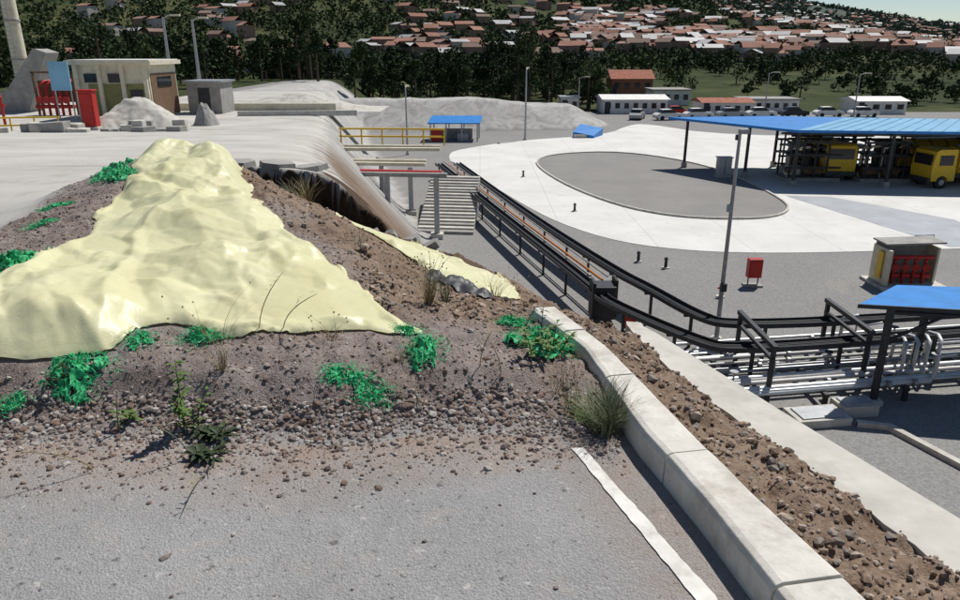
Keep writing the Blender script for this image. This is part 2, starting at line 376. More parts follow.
def samp(n,x0,x1,y0,y1,fn):
    x=rng.uniform(x0,x1,n);y=rng.uniform(y0,y1,n);z,m=hnear(x,y);k=fn(x,y,z,m)
    k&=~inpoly(x,y,P1);k&=~inpoly(x,y,P2);return x[k],y[k],z[k]
def join3(a,b): return tuple(np.r_[p,q] for p,q in zip(a,b))
g1=samp(52000,-4.6,.7,2.6,8.5,lambda x,y,z,m:(m['berm']>.5)&(m['soil']<.6)&(rng.random(len(x))<np.clip(1.9-.28*(y-2.6),.12,1)))
g2=samp(26000,-3.5,.6,2.0,3.1,lambda x,y,z,m:(rng.random(len(x))<.9*ss(-.6,.1,y-m['foot'])**2)&(m['band']<.5)&(z<.1))
x,y,z=join3(g1,g2)
ft=masks(x,y)['foot'];big_=1+.6*np.exp(-((y-ft-.15)/.15)**2)
scatter('gravel',x,y,z,np.minimum((.003+rng.exponential(.0026,len(x)))*big_,.021),SG)
x,y,z=samp(60000,-3,1.7,1.4,10,lambda x,y,z,m:(m['soil']>.5)&(x<np.where(y<4.3,m['slabi']-.0,9))&(m['e']<0.02)&(m['cut']<.02)&((y<5)|(rng.random(len(x))<.3*np.clip(9-y,0,1))))
scatter('dirt_clods',x,y,z,np.minimum(.004+rng.exponential(.0046,len(x)),.04),SB)
x,y,z=samp(900,-3,1.2,0,2.6,lambda x,y,z,m:(x<m['kerbr']-.3))
scatter('loose_grit',x,y,z,.002+rng.exponential(.0016,len(x)),SG)
# ------------------------------------------------------------------ kerb, slab, road line
LK=[(1.2,-.6),(1.06,.55),(.86,1.65),(.77,2.17),(.66,2.65),(.54,3.5),(.3,4.07)]
RK=[(1.44,-.6),(1.3,.55),(1.10,1.65),(.965,2.13),(.86,2.61),(.68,3.46),(.46,4.09)]
def lerpP(P,y): 
    return float(np.interp(y,[p[1] for p in P],[p[0] for p in P]))
kb=MB('kerb');KM=simple('kerb_concrete',(.58,.555,.50),.9,.12,9,.5,.006,dirt=(.36,.31,.26));M['kerb']=KM
seg=[-.6,.25,1.05,1.70,2.42,3.12,3.70,4.07]
for a,b in zip(seg[:-1],seg[1:]):
    nn=8;yy=np.linspace(a+.004,b-.004,nn+1);vs=[];fs=[]
    dz=random.uniform(-.006,.006);z1=.135+dz
    for q in yy:
        l=lerpP(LK,q)+random.uniform(-.002,.002);r=lerpP(RK,q)+random.uniform(-.002,.002)
        pro=[(l-.006,-.12),(l,z1-.03),(l+.01,z1-.008),(l+.03,z1),(r-.02,z1),(r-.004,z1-.015),(r,-.2)]
        vs+=[(px,q+(px-l)*.18,pz) for px,pz in pro]
    for i in range(nn):
        for k in range(6): fs.append((i*7+k,i*7+k+1,(i+1)*7+k+1,(i+1)*7+k))
    fs+=[tuple(range(7))[::-1],tuple(range(nn*7,nn*7+7))]
    kb.add(vs,fs,'kerb')
kb.build(.003)
sb=MB('gutter_slab');vs=[];yy=np.arange(-1,4.36,.06)
for q in yy:
    a=float(np.interp(q,[p[1] for p in SLI],[p[0] for p in SLI]));b=float(xe(q))
    b=max(b,a+.06)
    vs+=[(a-.02+random.uniform(-.004,.004),q,-.2),(a-.02+random.uniform(-.006,.006),q,-.052),(b+.02,q,-.062),(b+.025+random.uniform(-.004,.004),q,-.075),(b+.03,q,-.55)]
n=len(yy);sb.add(vs,[(i*5+k,i*5+k+1,i*5+k+6,i*5+k+5) for i in range(n-1) for k in range(4)]+[tuple(range((n-1)*5,n*5))],'concrete').build()
M['line']=simple('road_paint',(.66,.64,.60),.8,.12,12,dirt=(.36,.33,.30))
ln=MB('road_line')
pl=[(1.22,-.3,.075),(.965,.8,.072),(.693,1.8,.068),(.55,2.25,.06),(.412,2.68,.05)]
vs=[];ys_=np.linspace(-.3,2.68,90)
for q in ys_:
    xx=float(np.interp(q,[p[1] for p in pl],[p[0] for p in pl]));w=float(np.interp(q,[p[1] for p in pl],[p[2] for p in pl]))/2
    j=random.uniform(-.003,.003)
    h1=float(hnear(np.array([xx-w]),np.array([q]))[0][0]);h2=float(hnear(np.array([xx+w]),np.array([q]))[0][0])
    vs+=[(xx-w+j,q,h1+.005),(xx+w+random.uniform(-.004,.004),q,h2+.005)]
ln.add(vs,[(2*i,2*i+1,2*i+3,2*i+2) for i in range(89)],'line').build()
# ------------------------------------------------------------------ tarps
def rid(v): return 1-2*np.abs(v)
def tarp(name,P,mat,step=.012,k_=1.0,seed=50):
    px=[p[0] for p in P];py=[p[1] for p in P]
    x=np.arange(min(px)-.1,max(px)+.1,step);y=np.arange(min(py)-.1,max(py)+.1,step);X,Y=np.meshgrid(x,y)
    def wob(x,y): return facet(x*2.6,y*2.6,seed)*.12+facet(x*7,y*7,seed+1)*.05
    wx=X+wob(X,Y);wy=Y+wob(Y,X)
    ins=inpoly(wx,wy,P)
    F=gridfaces(len(x),len(y));k=ins.ravel()[F].all(1);F=F[k]
    u,inv=np.unique(F,return_inverse=True);F=inv.reshape(F.shape)
    xx=X.ravel()[u].copy();yy=Y.ravel()[u].copy()
    E=np.concatenate([F[:,[0,1]],F[:,[1,2]],F[:,[2,3]],F[:,[3,0]]]);E=np.sort(E,1)
    ue,ct=np.unique(E,axis=0,return_counts=True);be=ue[ct==1];bv=np.unique(be)
    for it in range(8):
        sx=np.zeros(len(u));sy=np.zeros(len(u));c=np.zeros(len(u))
        for a,b in((0,1),(1,0)):
            np.add.at(sx,be[:,a],xx[be[:,b]]);np.add.at(sy,be[:,a],yy[be[:,b]]);np.add.at(c,be[:,a],1)
        xx[bv]=.5*xx[bv]+.5*sx[bv]/c[bv];yy[bv]=.5*yy[bv]+.5*sy[bv]/c[bv]
    d=edged(xx+wob(xx,yy),yy+wob(yy,xx),P)
    wa=fbm(xx,yy,.7,2,seed+30)*.6+fbm(xx,yy,3.5,2,seed+31)*.07
    # planar panels with creases, long axis running down the slope, at several sizes; plus pinched folds
    def rot(th,sx,sy,k): 
        c,s=math.cos(th),math.sin(th);return (xx*c+yy*s+wa*.35)*sx+k,(-xx*s+yy*c+wa*.35)*sy-k
    a1=facet(*rot(.55,2.0,.75,3.1),seed+1);a2=facet(*rot(-.35,.9,2.2,7.7),seed+2)
    b1=facet(*rot(.9,4.6,1.9,1.3),seed+3);b2=facet(*rot(-.7,2.3,5.2,5.3),seed+4)
    c1=facet(*rot(.3,12,6,2.2),seed+6);c2=facet(*rot(1.3,24,15,4.2),seed+7)
    loc=.35+1.5*np.clip(fbm(xx,yy,1.0,2,seed+12)+.35,0,1)
    q,_q=rot(.62,1.5,.30,11.);fold=np.maximum(0,1-np.abs(facet(q,_q,seed+8))*7)
    q,_q=rot(-.95,1.4,.28,2.);fold2=np.maximum(0,1-np.abs(facet(q,_q,seed+9))*7)
    q,_q=rot(.05,1.8,.4,5.);fold3=np.maximum(0,1-np.abs(facet(q,_q,seed+10))*9)
    w=((a1+a2)*.20+(b1+b2)*.085+.04)*k_
    cr=((c1*.032+c2*.010)*loc+fold*.045+fold2*.038+fold3*.028)*k_
    z0,_=hnear(xx,yy)
    z=z0+.010+np.maximum(w*ss(0,.25,d)+cr*ss(0,.07,d),-.003)+.012*ss(0,.02,d)
    return npmesh(name,np.stack([xx,yy,z],1),F,mat,True)
tm=NT('tarp_yellow')
c=tm.ramp(tm.noise(1.2,4,.6),[(.3,(.64,.61,.34)),(.7,(.74,.72,.46))])
c=tm.mix(tm.ramp(tm.noise(2.6,6,.75,.5),[(.54,0),(.74,.55)]),c,(.48,.41,.26))
c=tm.mix(tm.ramp(tm.noise(22,4,.7),[(.60,0),(.72,.3)]),c,(.38,.30,.19))
tm.bump(tm.noise(26,3,.6,2.0),.15,.008);TM=tm.fin(c,.42,0,.4)
tr=tm.t.nodes.new('ShaderNodeBsdfTranslucent');tr.inputs[0].default_value=(.75,.72,.42,1)
ms=tm.t.nodes.new('ShaderNodeMixShader');ms.inputs[0].default_value=.12;out=[n for n in tm.t.nodes if n.type=='OUTPUT_MATERIAL'][0]
tm.L(tm.b.outputs[0],ms.inputs[1]);tm.L(tr.outputs[0],ms.inputs[2]);tm.L(ms.outputs[0],out.inputs[0])
tarp('tarp',P1,TM)
tarp('tarp',P2,TM,k_=.8,seed=77)
P3=[(-.35,5.4),(-.02,5.0),(.12,4.7),(-.12,4.7),(-.45,5.1)]
tarp('plastic_sheet',P3,simple('black_plastic',(.05,.05,.055),.5,.3,8),.02,.4,88)
# ------------------------------------------------------------------ green netting
GN=NT('green_netting');c=GN.ramp(GN.noise(40,3,.7),[(.3,(.01,.18,.06)),(.5,(.03,.42,.16)),(.8,(.18,.62,.30))])
GN.bump(GN.noise(140,2,.6),.6,.004);GN=GN.fin(c,.55,0,.25)
def net(cx,cy,w,d,h=.05,n=90,seed=1):
    r=np.random.default_rng(seed);g=84;u,v=np.meshgrid(np.linspace(-1,1,g),np.linspace(-1,1,g))
    rad=np.hypot(u,v);ang=np.arctan2(v,u)
    lim=.70+.6*fbm(np.cos(ang)*1.2+seed*3,np.sin(ang)*1.2+seed,1.3,3,seed)+.25*vn(ang*6,rad*0,seed)+.2*vn(ang*17,rad*0,seed)
    X=cx+u*w/2+fbm(u,v,3,2,seed)*w*.12;Y=cy+v*d/2+fbm(u,v,3,2,seed+2)*d*.12
    z,_=hnear(X,Y);fold=rid(fbm(u+.5*v,v*.6,2.6,2,seed+4))**2;fold2=rid(fbm(u*.5-v,u,5,2,seed+5))**2
    Z=z+.006+h*(np.clip(1-rad/lim.clip(.3),0,1)**.5*(.15+.55*fold+.4*fold2)+.12*fbm(u,v,14,2,seed+8))
    hole=(fbm(u,v,9,3,seed+20)>.40)|(r.random((g,g))>.985)
    Fg=gridfaces(g,g);k=((rad<lim).ravel()[Fg]).all(1)&~hole.ravel()[Fg].any(1)
    V=np.stack([X.ravel(),Y.ravel(),Z.ravel()],1);F=Fg[k]
    vs=[];fs=[];o=len(V)
    a=r.uniform(0,6.28,n);q=r.uniform(.2,1.1,n)**.6;x0=cx+np.cos(a)*w*.42*q;y0=cy+np.sin(a)*d*.42*q;z0,_=hnear(x0,y0)
    for i in range(n):
        L=r.uniform(.02,.09);b=a[i]+r.uniform(-1.5,1.5);cv=r.uniform(-2,2);zz=z0[i]+h*.7*max(0,1-q[i]);ww=r.uniform(.0006,.0016);hh=r.uniform(.002,.015)
        for s_ in range(6):
            t=s_/5;p=(x0[i]+math.cos(b+cv*t)*L*t,y0[i]+math.sin(b+cv*t)*L*t,zz+.010+hh*math.sin(t*3))
            vs+=[(p[0]-math.sin(b)*ww,p[1]+math.cos(b)*ww,p[2]),(p[0]+math.sin(b)*ww,p[1]-math.cos(b)*ww,p[2]+r.uniform(-.002,.002))]
        for s_ in range(5): fs.append((o,o+1,o+3,o+2));o+=2
        o+=2
    npmesh('green_netting',np.r_[V,np.array(vs)],np.r_[F,np.array(fs)],GN,False)
for i,(a,b,w,d,h) in enumerate([(-1.87,3.08,.36,.32,.07),(-.62,3.06,.28,.17,.04),(-.49,2.98,.22,.14,.035),(-.27,3.28,.24,.36,.06),(-1.4,3.36,.28,.18,.05),(.33,3.6,.42,.5,.10),(.2,3.92,.24,.22,.06),(-2.95,4.3,.5,.55,.13),(-3.5,6.95,.42,.5,.1),(-3.8,7.6,.45,.5,.1),(-3.75,6.3,.34,.34,.06),(-3.4,5.45,.28,.26,.05),(-3.75,7.2,.3,.4,.09),(-2.13,2.93,.14,.1,.03),(-.39,3.5,.16,.1,.04),(-1.68,3.3,.14,.16,.04),(-3.65,8.35,.35,.4,.08)]):
    net(a,b,w,d,h,int(60+260*w),i+3)
# ------------------------------------------------------------------ plants
def leafmat(n,a,b):
    t=NT(n);c=t.ramp(t.noise(25,3),[(.3,a),(.7,b)]);return t.fin(c,.6,0,.25)
M['leaf']=leafmat('leaf_green',(.06,.12,.02),(.13,.20,.05));M['leafd']=leafmat('leaf_dark',(.02,.035,.015),(.05,.07,.03))
M['dry']=leafmat('dry_grass',(.20,.15,.07),(.36,.29,.15));M['greyg']=leafmat('grey_green',(.10,.125,.065),(.24,.26,.16))
def H1(x,y): return float(hnear(np.array([float(x)]),np.array([float(y)]))[0][0])
def leaf(mb,p,d,L,w,mat,droop=.4):
    p=Vector(p);d=Vector(d).normalized();s=d.cross(Vector((0,0,1)));s=s.normalized() if s.length>.01 else Vector((1,0,0))
    vs=[]
    for t,k in((0,.15),(.3,1),(.65,.75),(1,.02)):
        q=p+d*L*t-Vector((0,0,droop*L*t*t));vs+=[q-s*w*k/2,q+Vector((0,0,-w*.15*k)),q+s*w*k/2]
    fs=[]
    for i in range(3):
        for j in range(2): fs.append((i*3+j,i*3+j+1,i*3+j+4,i*3+j+3))
    mb.add(vs,fs,mat,True)
def weed(x,y,h,n=1,leaves=14,mat='leaf',L=.07,w=.018,lean=.1):
    mb=MB('weed')
    for k in range(n):
        x0=x+random.uniform(-.02,.02)*n;y0=y+random.uniform(-.02,.02)*n;z=H1(x0,y0)-.01
        lx,ly=random.uniform(-lean,lean),random.uniform(-lean,lean);hh=h*random.uniform(.7,1) if n>1 else h
        pts=[(x0+lx*t*t,y0+ly*t*t,z+hh*t) for t in np.linspace(0,1,6)]
        mb.tube(pts,[.004,.0036,.003,.0026,.002,.0012],mat,6)
        for i in range(leaves):
            t=random.uniform(.05,1)**.9;a=i*2.4;p=(x0+lx*t*t,y0+ly*t*t,z+hh*t)
            leaf(mb,p,(math.cos(a),math.sin(a),random.uniform(.2,.9)),L*random.uniform(.6,1.2)*(1.1-.5*t),w,mat)
    mb.build()
def tuft(name,x,y,h,n,mat,spread=.1,w=.004,seeds=False):
    mb=MB(name);z=H1(x,y)-.01
    for k in range(n):
        a=random.uniform(0,6.28);r=random.uniform(0,spread*.3);x0=x+math.cos(a)*r;y0=y+math.sin(a)*r
        L=h*random.uniform(.5,1.1);sp=random.uniform(.2,1)*spread;vs=[];kk=random.uniform(-.03,.03)
        for t in np.linspace(0,1,6):
            q=Vector((x0+math.cos(a)*sp*t*t+kk*math.sin(t*4),y0+math.sin(a)*sp*t*t-kk*math.sin(t*3),z+L*t*(1-.15*t)));ww=w*(1-.85*t)/2
            vs+=[q+Vector((-math.sin(a)*ww-ww*.5,math.cos(a)*ww,0)),q+Vector((math.sin(a)*ww+ww*.5,-math.cos(a)*ww,0))]
        mb.add(vs,[(2*i,2*i+1,2*i+3,2*i+2) for i in range(5)],mat)
        if seeds and random.random()<.5:
            for j in range(5): leaf(mb,vs[-1],(random.uniform(-.5,.5),random.uniform(-.5,.5),1),.02,.006,mat)
    mb.build()
weed(-1.30,2.80,.36,1,46,'leaf',.09,.02,.04)
weed(-1.20,2.70,.05,4,20,'leafd',.13,.024,.06)  # low dark rosette added as the shadow of the tall weed
weed(-1.26,2.84,.22,2,16,'leaf',.06,.014,.08)
weed(-1.60,2.80,.24,1,12,'greyg',.05,.01,.06)
weed(-1.55,2.86,.1,2,14,'leaf',.06,.016,.06)
weed(.33,3.42,.2,5,24,'leaf',.08,.018,.1)
weed(.28,3.55,.24,3,14,'leafd',.06,.014,.1)
weed(-1.95,3.0,.14,2,10,'leafd',.05,.012)
tuft('shrub',.55,2.80,.27,300,'greyg',.17,.0042)
tuft('shrub',.49,2.88,.16,120,'leaf',.13,.004)
tuft('dry_grass',.55,2.85,.26,90,'dry',.15,.003)
tuft('dry_grass',.42,2.95,.34,34,'dry',.07,.003,True)
tuft('dry_grass',.36,3.1,.28,16,'dry',.07,.003,True)
tuft('grass_tuft',-.3,4.0,.34,70,'dry',.12,.004,True)
tuft('grass_tuft',-.22,4.2,.25,50,'greyg',.1,.004)
tuft('grass_tuft',-1.2,3.05,.2,30,'dry',.12,.003,True)
tuft('grass_tuft',-1.75,7.2,.3,60,'dry',.2,.006)
tuft('grass_tuft',-2.0,7.6,.25,50,'greyg',.2,.006)
tuft('dry_grass',.1,4.9,.22,30,'dry',.2,.003,True)
tuft('dry_grass',-.75,3.35,.18,24,'dry',.16,.003,True)
tuft('dry_grass',-1.3,3.3,.3,12,'dry',.2,.003,True)
tuft('dry_grass',-.4,3.2,.14,20,'dry',.1,.0025,True)
tuft('grass_tuft',-.9,5.3,.2,30,'greyg',.12,.004)
for (x,y,h,lx,ly,m) in [(-1.12,3.4,.34,.12,.1,'dry'),(-1.0,3.4,.26,.2,-.05,'dry'),(-1.2,2.6,.22,-.12,-.05,'greyg'),(-1.08,2.62,.25,.1,-.06,'greyg'),(-1.55,2.5,.18,-.2,-.1,'dry'),(-1.1,2.45,.1,.05,-.22,'dry'),(.0,3.2,.22,.06,0,'dry'),(.1,3.15,.2,-.05,0,'dry')]:
    mb=MB('grass_stalk');z=H1(x,y)-.01
    mb.tube([(x+lx*t*t,y+ly*t*t,z+h*t*(1-.1*t)) for t in np.linspace(0,1,8)],[.0025]*6+[.002,.001],m,5)
    for i in range(6): leaf(mb,(x+lx*(.6+.06*i)**2,y+ly*(.6+.06*i)**2,z+h*(.6+.06*i)),(random.uniform(-1,1),random.uniform(-1,1),.6),.035,.006,m)
    mb.build()
rs=random.Random(21)
for (x,y,sx,sy,yw,tl) in [(-3.3,9.7,.7,.5,.1,.02),(-2.75,9.75,.55,.45,-.2,-.06),(-2.3,9.8,.5,.4,.3,.1),(-2.05,9.2,.35,.25,.8,.5),(-1.35,8.5,.4,.22,.9,.5),(-1.05,8.0,.3,.2,.7,.6),(-.75,7.5,.28,.18,.5,.4),(-1.5,8.9,.3,.2,.2,-.5),(-.5,7.1,.25,.15,.2,.5),(-2.4,9.0,.3,.2,1.2,.7)]:
    mb=MB('broken_slab');z=H1(x,y)
    n=6;vs=[]
    for zz in (-.04,.04):
        for i in range(n):
            k=rs.uniform(.8,1.15) if zz<0 else 0
            ang=i*6.283/n
            if zz<0: vs.append([math.cos(ang)*sx/2*k,math.sin(ang)*sy/2*k,zz])
            else: b=vs[i];vs.append([b[0]*.96,b[1]*.96,zz])
    W2=[]
    for a,b,c_ in vs:
        a2=a*math.cos(tl)-c_*math.sin(tl);c2=a*math.sin(tl)+c_*math.cos(tl)
        W2.append((x+a2*math.cos(yw)-b*math.sin(yw),y+a2*math.sin(yw)+b*math.cos(yw),z+.03+c2))
    mb.add(W2,[tuple(range(n))[::-1],tuple(range(n,2*n))]+[(i,(i+1)%n,n+(i+1)%n,n+i) for i in range(n)],'conc_dark').build(.006)
# ------------------------------------------------------------------ yard surfaces
def sheet(name,P,z,mat):
    mb=MB(name);mb.add([(p[0],p[1],z) for p in P],[tuple(range(len(P)))],mat);return mb.build()
def smoothpoly(P,it=2):
    P=[np.array(p,float) for p in P]
    for _ in range(it):
        Q=[]
        for i in range(len(P)):
            a,b=P[i],P[(i+1)%len(P)];Q+=[a*.75+b*.25,a*.25+b*.75]
        P=Q
    return [tuple(p) for p in P]
t=NT('yard_concrete');c=t.ramp(t.noise(.25,5,.65),[(.3,(.54,.53,.50)),(.7,(.66,.65,.62))])
br=t.t.nodes.new('ShaderNodeTexBrick');br.inputs['Scale'].default_value=.25;br.offset=0;br.inputs['Mortar Size'].default_value=.006
br.inputs['Color1'].default_value=br.inputs['Color2'].default_value=(1,1,1,1);br.inputs['Mortar'].default_value=(.74,.74,.74,1);br.inputs['Brick Width'].default_value=1.2;br.inputs['Row Height'].default_value=1
t.L(t.co,br.inputs['Vector']);c=t.mix(1,c,br.outputs[0],'MULTIPLY');c=t.mix(t.ramp(t.noise(.6,6,.8,2),[(.54,0),(.75,.5)]),c,(.36,.35,.33))
M['yconc']=t.fin(c,.85,0,.2)
outer=[(-2.65,77.2),(-3.2,73),(-2.6,67),(0,59.55),(2.77,49.25),(4.87,42.89),(7.68,38.33),(11.53,36.46),(15.64,36.2),(20.11,36.5),(26,37.2),(60,40),(60,90),(30,90),(24,106),(21,104),(15.5,91),(5,86.2)]
sheet('concrete_road',smoothpoly(outer,2),YD+.02,'yconc')
inner=[(5.29,69.86),(8.14,74.09),(14.53,75.61),(19.84,68.55),(21.5,59.55),(21.24,49.6),(20.25,46.32),(18.16,44.26),(14.94,43.98),(12,44.9),(9.4,48),(6.9,55),(5.3,63.8)]
t=NT('island_gravel');c=t.mix(.5,t.ramp(t.noise(.3,5,.6),[(.3,(.20,.185,.165)),(.7,(.29,.27,.24))]),t.ramp(t.noise(14,3,.8),[(.3,.09),(.7,.38)]));M['igrav']=t.fin(c,.95,0,.1)
ip=smoothpoly(inner,2)
sheet('gravel_island',ip,YD+.05,'igrav')
def kerbring(name,P,w,h,z,closed=True):
    mb=MB(name);n=len(P);vs=[]
    for i in range(n):
        a=Vector(P[i-1] if (closed or i) else P[i]);b=Vector(P[(i+1)%n] if (closed or i<n-1) else P[i]);d=(b-a).normalized();nn=Vector((-d.y,d.x))
        p=Vector(P[i])
        for o,hz in((-w/2,0),(-w/2,h),(w/2,h),(w/2,0)): vs.append((p.x+nn.x*o,p.y+nn.y*o,z+hz))
    fs=[]
    for i in range(n if closed else n-1):
        j=(i+1)%n
        for k in range(3): fs.append((i*4+k,i*4+k+1,j*4+k+1,j*4+k))
    mb.add(vs,fs,'concrete');mb.build()
kerbring('island_kerb',ip,.15,.12,YD+.03)
M['dark_tone']=simple('bluish_concrete',(.32,.34,.365),.6,.12,.6)
sheet('bluish_strip',[(22.1,51.8),(25.2,51.4),(29.5,44),(29.0,37.6),(25.2,37.4)],YD+.03,'dark_tone')  # darker blue-grey strip laid on the concrete road
# ------------------------------------------------------------------ lamps
def lamp(x,y,z,h,arm=1.2,ang=0,r=.08):
    mb=MB('street_lamp');mb.part('pole').cyl((x,y,z),(x,y,z+h),r*1.3,'steel',r*.7,10)
    mb.cyl((x,y,z),(x,y,z+.25),r*2.2,'concrete',r*2,10)
    dx,dy=math.cos(ang),math.sin(ang)
    mb.part('arm').tube([(x,y,z+h-.15),(x+dx*arm*.5,y+dy*arm*.5,z+h+.12),(x+dx*arm,y+dy*arm,z+h+.15)],.05,'steel')
    mb.part('lamp_head').box((x+dx*(arm+.3),y+dy*(arm+.3),z+h+.15),(.8,.3,.16),'cream',ang);mb.build()
lamp(-27.5,67,-3.2,7.5,.8,0,.14);lamp(-25,67,-3.2,7.3,.7,0,.14)
lamp(5.3,86.1,YD,7.9,.8,1.4,.1);lamp(-7.3,73.4,YD,6.5,.4,1.5,.09);lamp(16,121,YD,5.8,1.0,0,.1)
lamp(58,115,YD,6.5,1,0,.1);lamp(76,112,YD,6,1,0,.1);lamp(46,120,YD,6.5,1,0,.1)
x,y=8.46,23.9
mb=MB('street_lamp');mb.part('pole').cyl((x,y,YD),(x,y,-.85),.085,'steel',.05,12).cyl((x,y,YD),(x,y,YD+.3),.2,'concrete')
mb.part('floodlight').box((x+.12,y,-.9),(.3,.2,.14),'steel',.2).box((x-.03,y+.1,-1.1),(.12,.12,.18),'steeld')
mb.part('junction_box').box((x-.1,y-.1,-3.4),(.16,.12,.26),'steel').box((x,y-.12,-6.2),(.2,.14,.28),'steeld');mb.build()
# ------------------------------------------------------------------ main canopy
mb=MB('vehicle_canopy')
zr=YD+4.35
A=(16.8,65.8);B=(23.6,54.8);R=(48,52.2);RB=(52,61.5);BK=(26.2,67)
ridge1=(29.5,59.6,zr+.5);ridge2=(50,57.0,zr+.5)
top=[(*A,zr),(*B,zr),(*R,zr),(*RB,zr),(*BK,zr),ridge1,ridge2]
mb.part('roof').add(top,[(1,2,6,5),(3,4,5,6),(2,3,6)],'blue2').add(top,[(0,1,5),(4,0,5)],'blue')  # paler main facets carry reflected light in their colour
bot=[(p[0],p[1],p[2]-.12) for p in top];mb.add(bot,[(5,6,2,1),(6,5,4,3),(6,3,2),(5,1,0),(5,0,4)],'steeld')
E=[A,B,R,RB,BK]
mb.part('fascia')
for i in range(5):
    a,b=E[i],E[(i+1)%5];L=math.hypot(b[0]-a[0],b[1]-a[1])
    mb.box(((a[0]+b[0])/2,(a[1]+b[1])/2,zr-.08),(L,.1,.2),'blue',math.atan2(b[1]-a[1],b[0]-a[0]))
mb.part('roof_seams')
for k in range(1,24):
    f=k/24;a=Vector((B[0]+(R[0]-B[0])*f,B[1]+(R[1]-B[1])*f,zr+.02));b=Vector((ridge1[0]+(ridge2[0]-ridge1[0])*f,ridge1[1]+(ridge2[1]-ridge1[1])*f,zr+.52));mb.cyl(a,b,.03,'blue2',n=4)
mb.part('columns')
for (x,y) in [(18.3,65),(24.2,55.6),(31,54.9),(38,54.2),(45,53.5),(26.5,65.5),(33,64.5),(41,63),(22,60)]:
    mb.cyl((x,y,YD),(x,y,zr+.05),.13,'steeld',n=10).box((x,y,YD+.25),(.4,.4,.5),'conc_dark')
mb.part('trusses')
for k in range(9):
    x=25+3*k;mb.box((x,59.5,zr-.3),(.1,9,.2),'steeld',-.03)
mb.box((35,55.2,zr-.35),(23,.12,.3),'steeld',-.107)
mb.build()
def skid(x,y,seed,L=6):
    r=random.Random(seed);mb=MB('loading_skid');mb.part('base').box((x,y,YD+.15),(L,2.6,.28),'conc_dark')
    mb.part('frame')
    for i in range(int(L)):
        for s in(-1.1,1.1): mb.cyl((x-L/2+.4+i,y+s,YD+.25),(x-L/2+.4+i,y+s,YD+3.1),.08,'steeld')
        mb.cyl((x-L/2+.4+i,y-1.1,YD+3.1),(x-L/2+.4+i,y+1.1,YD+3.1),.06,'steeld')
    for zz in(1.1,2.1,3.1): mb.box((x,y-1.1,YD+zz),(L,.14,.16),'steeld').box((x,y+1.1,YD+zz),(L,.14,.16),'steeld')
    mb.box((x,y,YD+2.2),(L,1.8,.07),'steeld')
    mb.part('pipework')
    for i in range(18):
        xx=x+r.uniform(-L/2+.3,L/2-.3);yy=y+r.uniform(-1,.9)
        mb.tube([(xx,yy,YD+.3),(xx,yy,YD+r.uniform(1,2.4)),(xx+.1,yy,YD+2.6),(xx+r.uniform(.5,1.5),yy,YD+2.7)],.1,r.choice(['steeld','steeld','steel','brown','cream']))
        mb.cyl((xx,yy-.2,YD+.9),(xx,yy+.2,YD+.9),.26,r.choice(['steeld','steel','brown']))
    for i in range(3): mb.cyl((x-L/2+.4+1.6*i,y-.4,YD+.8),(x-L/2+1.5+1.6*i,y-.4,YD+.8),.42,r.choice(['brown','steeld','cream']),n=14)
    mb.part('handrail')
    for zz in(3.45,3.8): mb.cyl((x-L/2,y-1.1,YD+zz),(x+L/2,y-1.1,YD+zz),.03,'steeld')
    mb.build()
skid(26.6,59.0,1,4.5);skid(32.3,58.6,2,4.0);skid(42,59.5,3,5);skid(30,63.5,4,7);skid(38,63,5,5)
def truck(x,y,yaw,sh=0):
    mb=MB('tanker_truck');ca,sa=math.cos(yaw),math.sin(yaw)
    T=lambda a,b,c:(x+a*ca-b*sa,y+a*sa+b*ca,YD+c)
    mb.part('chassis').box(T(0,0,.85),(8,.9,.3),'steeld',yaw)
    mb.part('cab')
    prof=[(-4.1,.6),(-4.2,1.5),(-4.0,2.8),(-3.7,2.95),(-2.3,2.95),(-2.2,.6)]
    vs=[T(a,-1.15,c) for a,c in prof]+[T(a,1.15,c) for a,c in prof];n=6
    mb.add(vs,[tuple(range(n)),tuple(range(n,2*n))[::-1]]+[(i,(i+1)%n,n+(i+1)%n,n+i) for i in range(n)],'yellow')
    mb.part('bumper').box(T(-4.25,0,.65),(.2,2.2,.35),'steeld',yaw)
    mb.part('windows').box(T(-4.13,0,2.1),(.06,1.9,.9),'glass',yaw).box(T(-3.1,-1.17,2.15),(1.1,.04,.75),'glass',yaw).box(T(-3.1,1.17,2.15),(1.1,.04,.75),'glass',yaw)
    mb.part('tank').cyl(T(-1.9,0,2.0),T(4,0,2.0),1.05,'yellow',n=20).box(T(1,0,3.07),(5,.6,.12),'steel',yaw)
    for k in range(5): mb.cyl(T(-1.8+1.4*k,0,2.0),T(-1.74+1.4*k,0,2.0),1.08,'steeld',n=20)
    mb.part('wheels')
    for a in(-3.2,1.6,2.9):
        for b in(-1.15,.85): mb.cyl(T(a,b,.5),T(a,b+.3,.5),.5,'black',n=16).cyl(T(a,b-.01,.5),T(a,b+.31,.5),.22,'steel',n=10)
    mb.build()
truck(38.0,56.0,.12);truck(29.3,62.0,1.45);truck(37.5,61,.1)
mb=MB('electrical_cabinet');mb.box((20.2,60,YD+.85),(1.1,.7,1.5),'steel').box((20.2,60,YD+.05),(1.3,.9,.1),'concrete').box((20.2,60,YD+1.64),(1.25,.85,.08),'steel').box((20.2,59.63,YD+.9),(.04,.03,1.3),'steeld').build(.02)
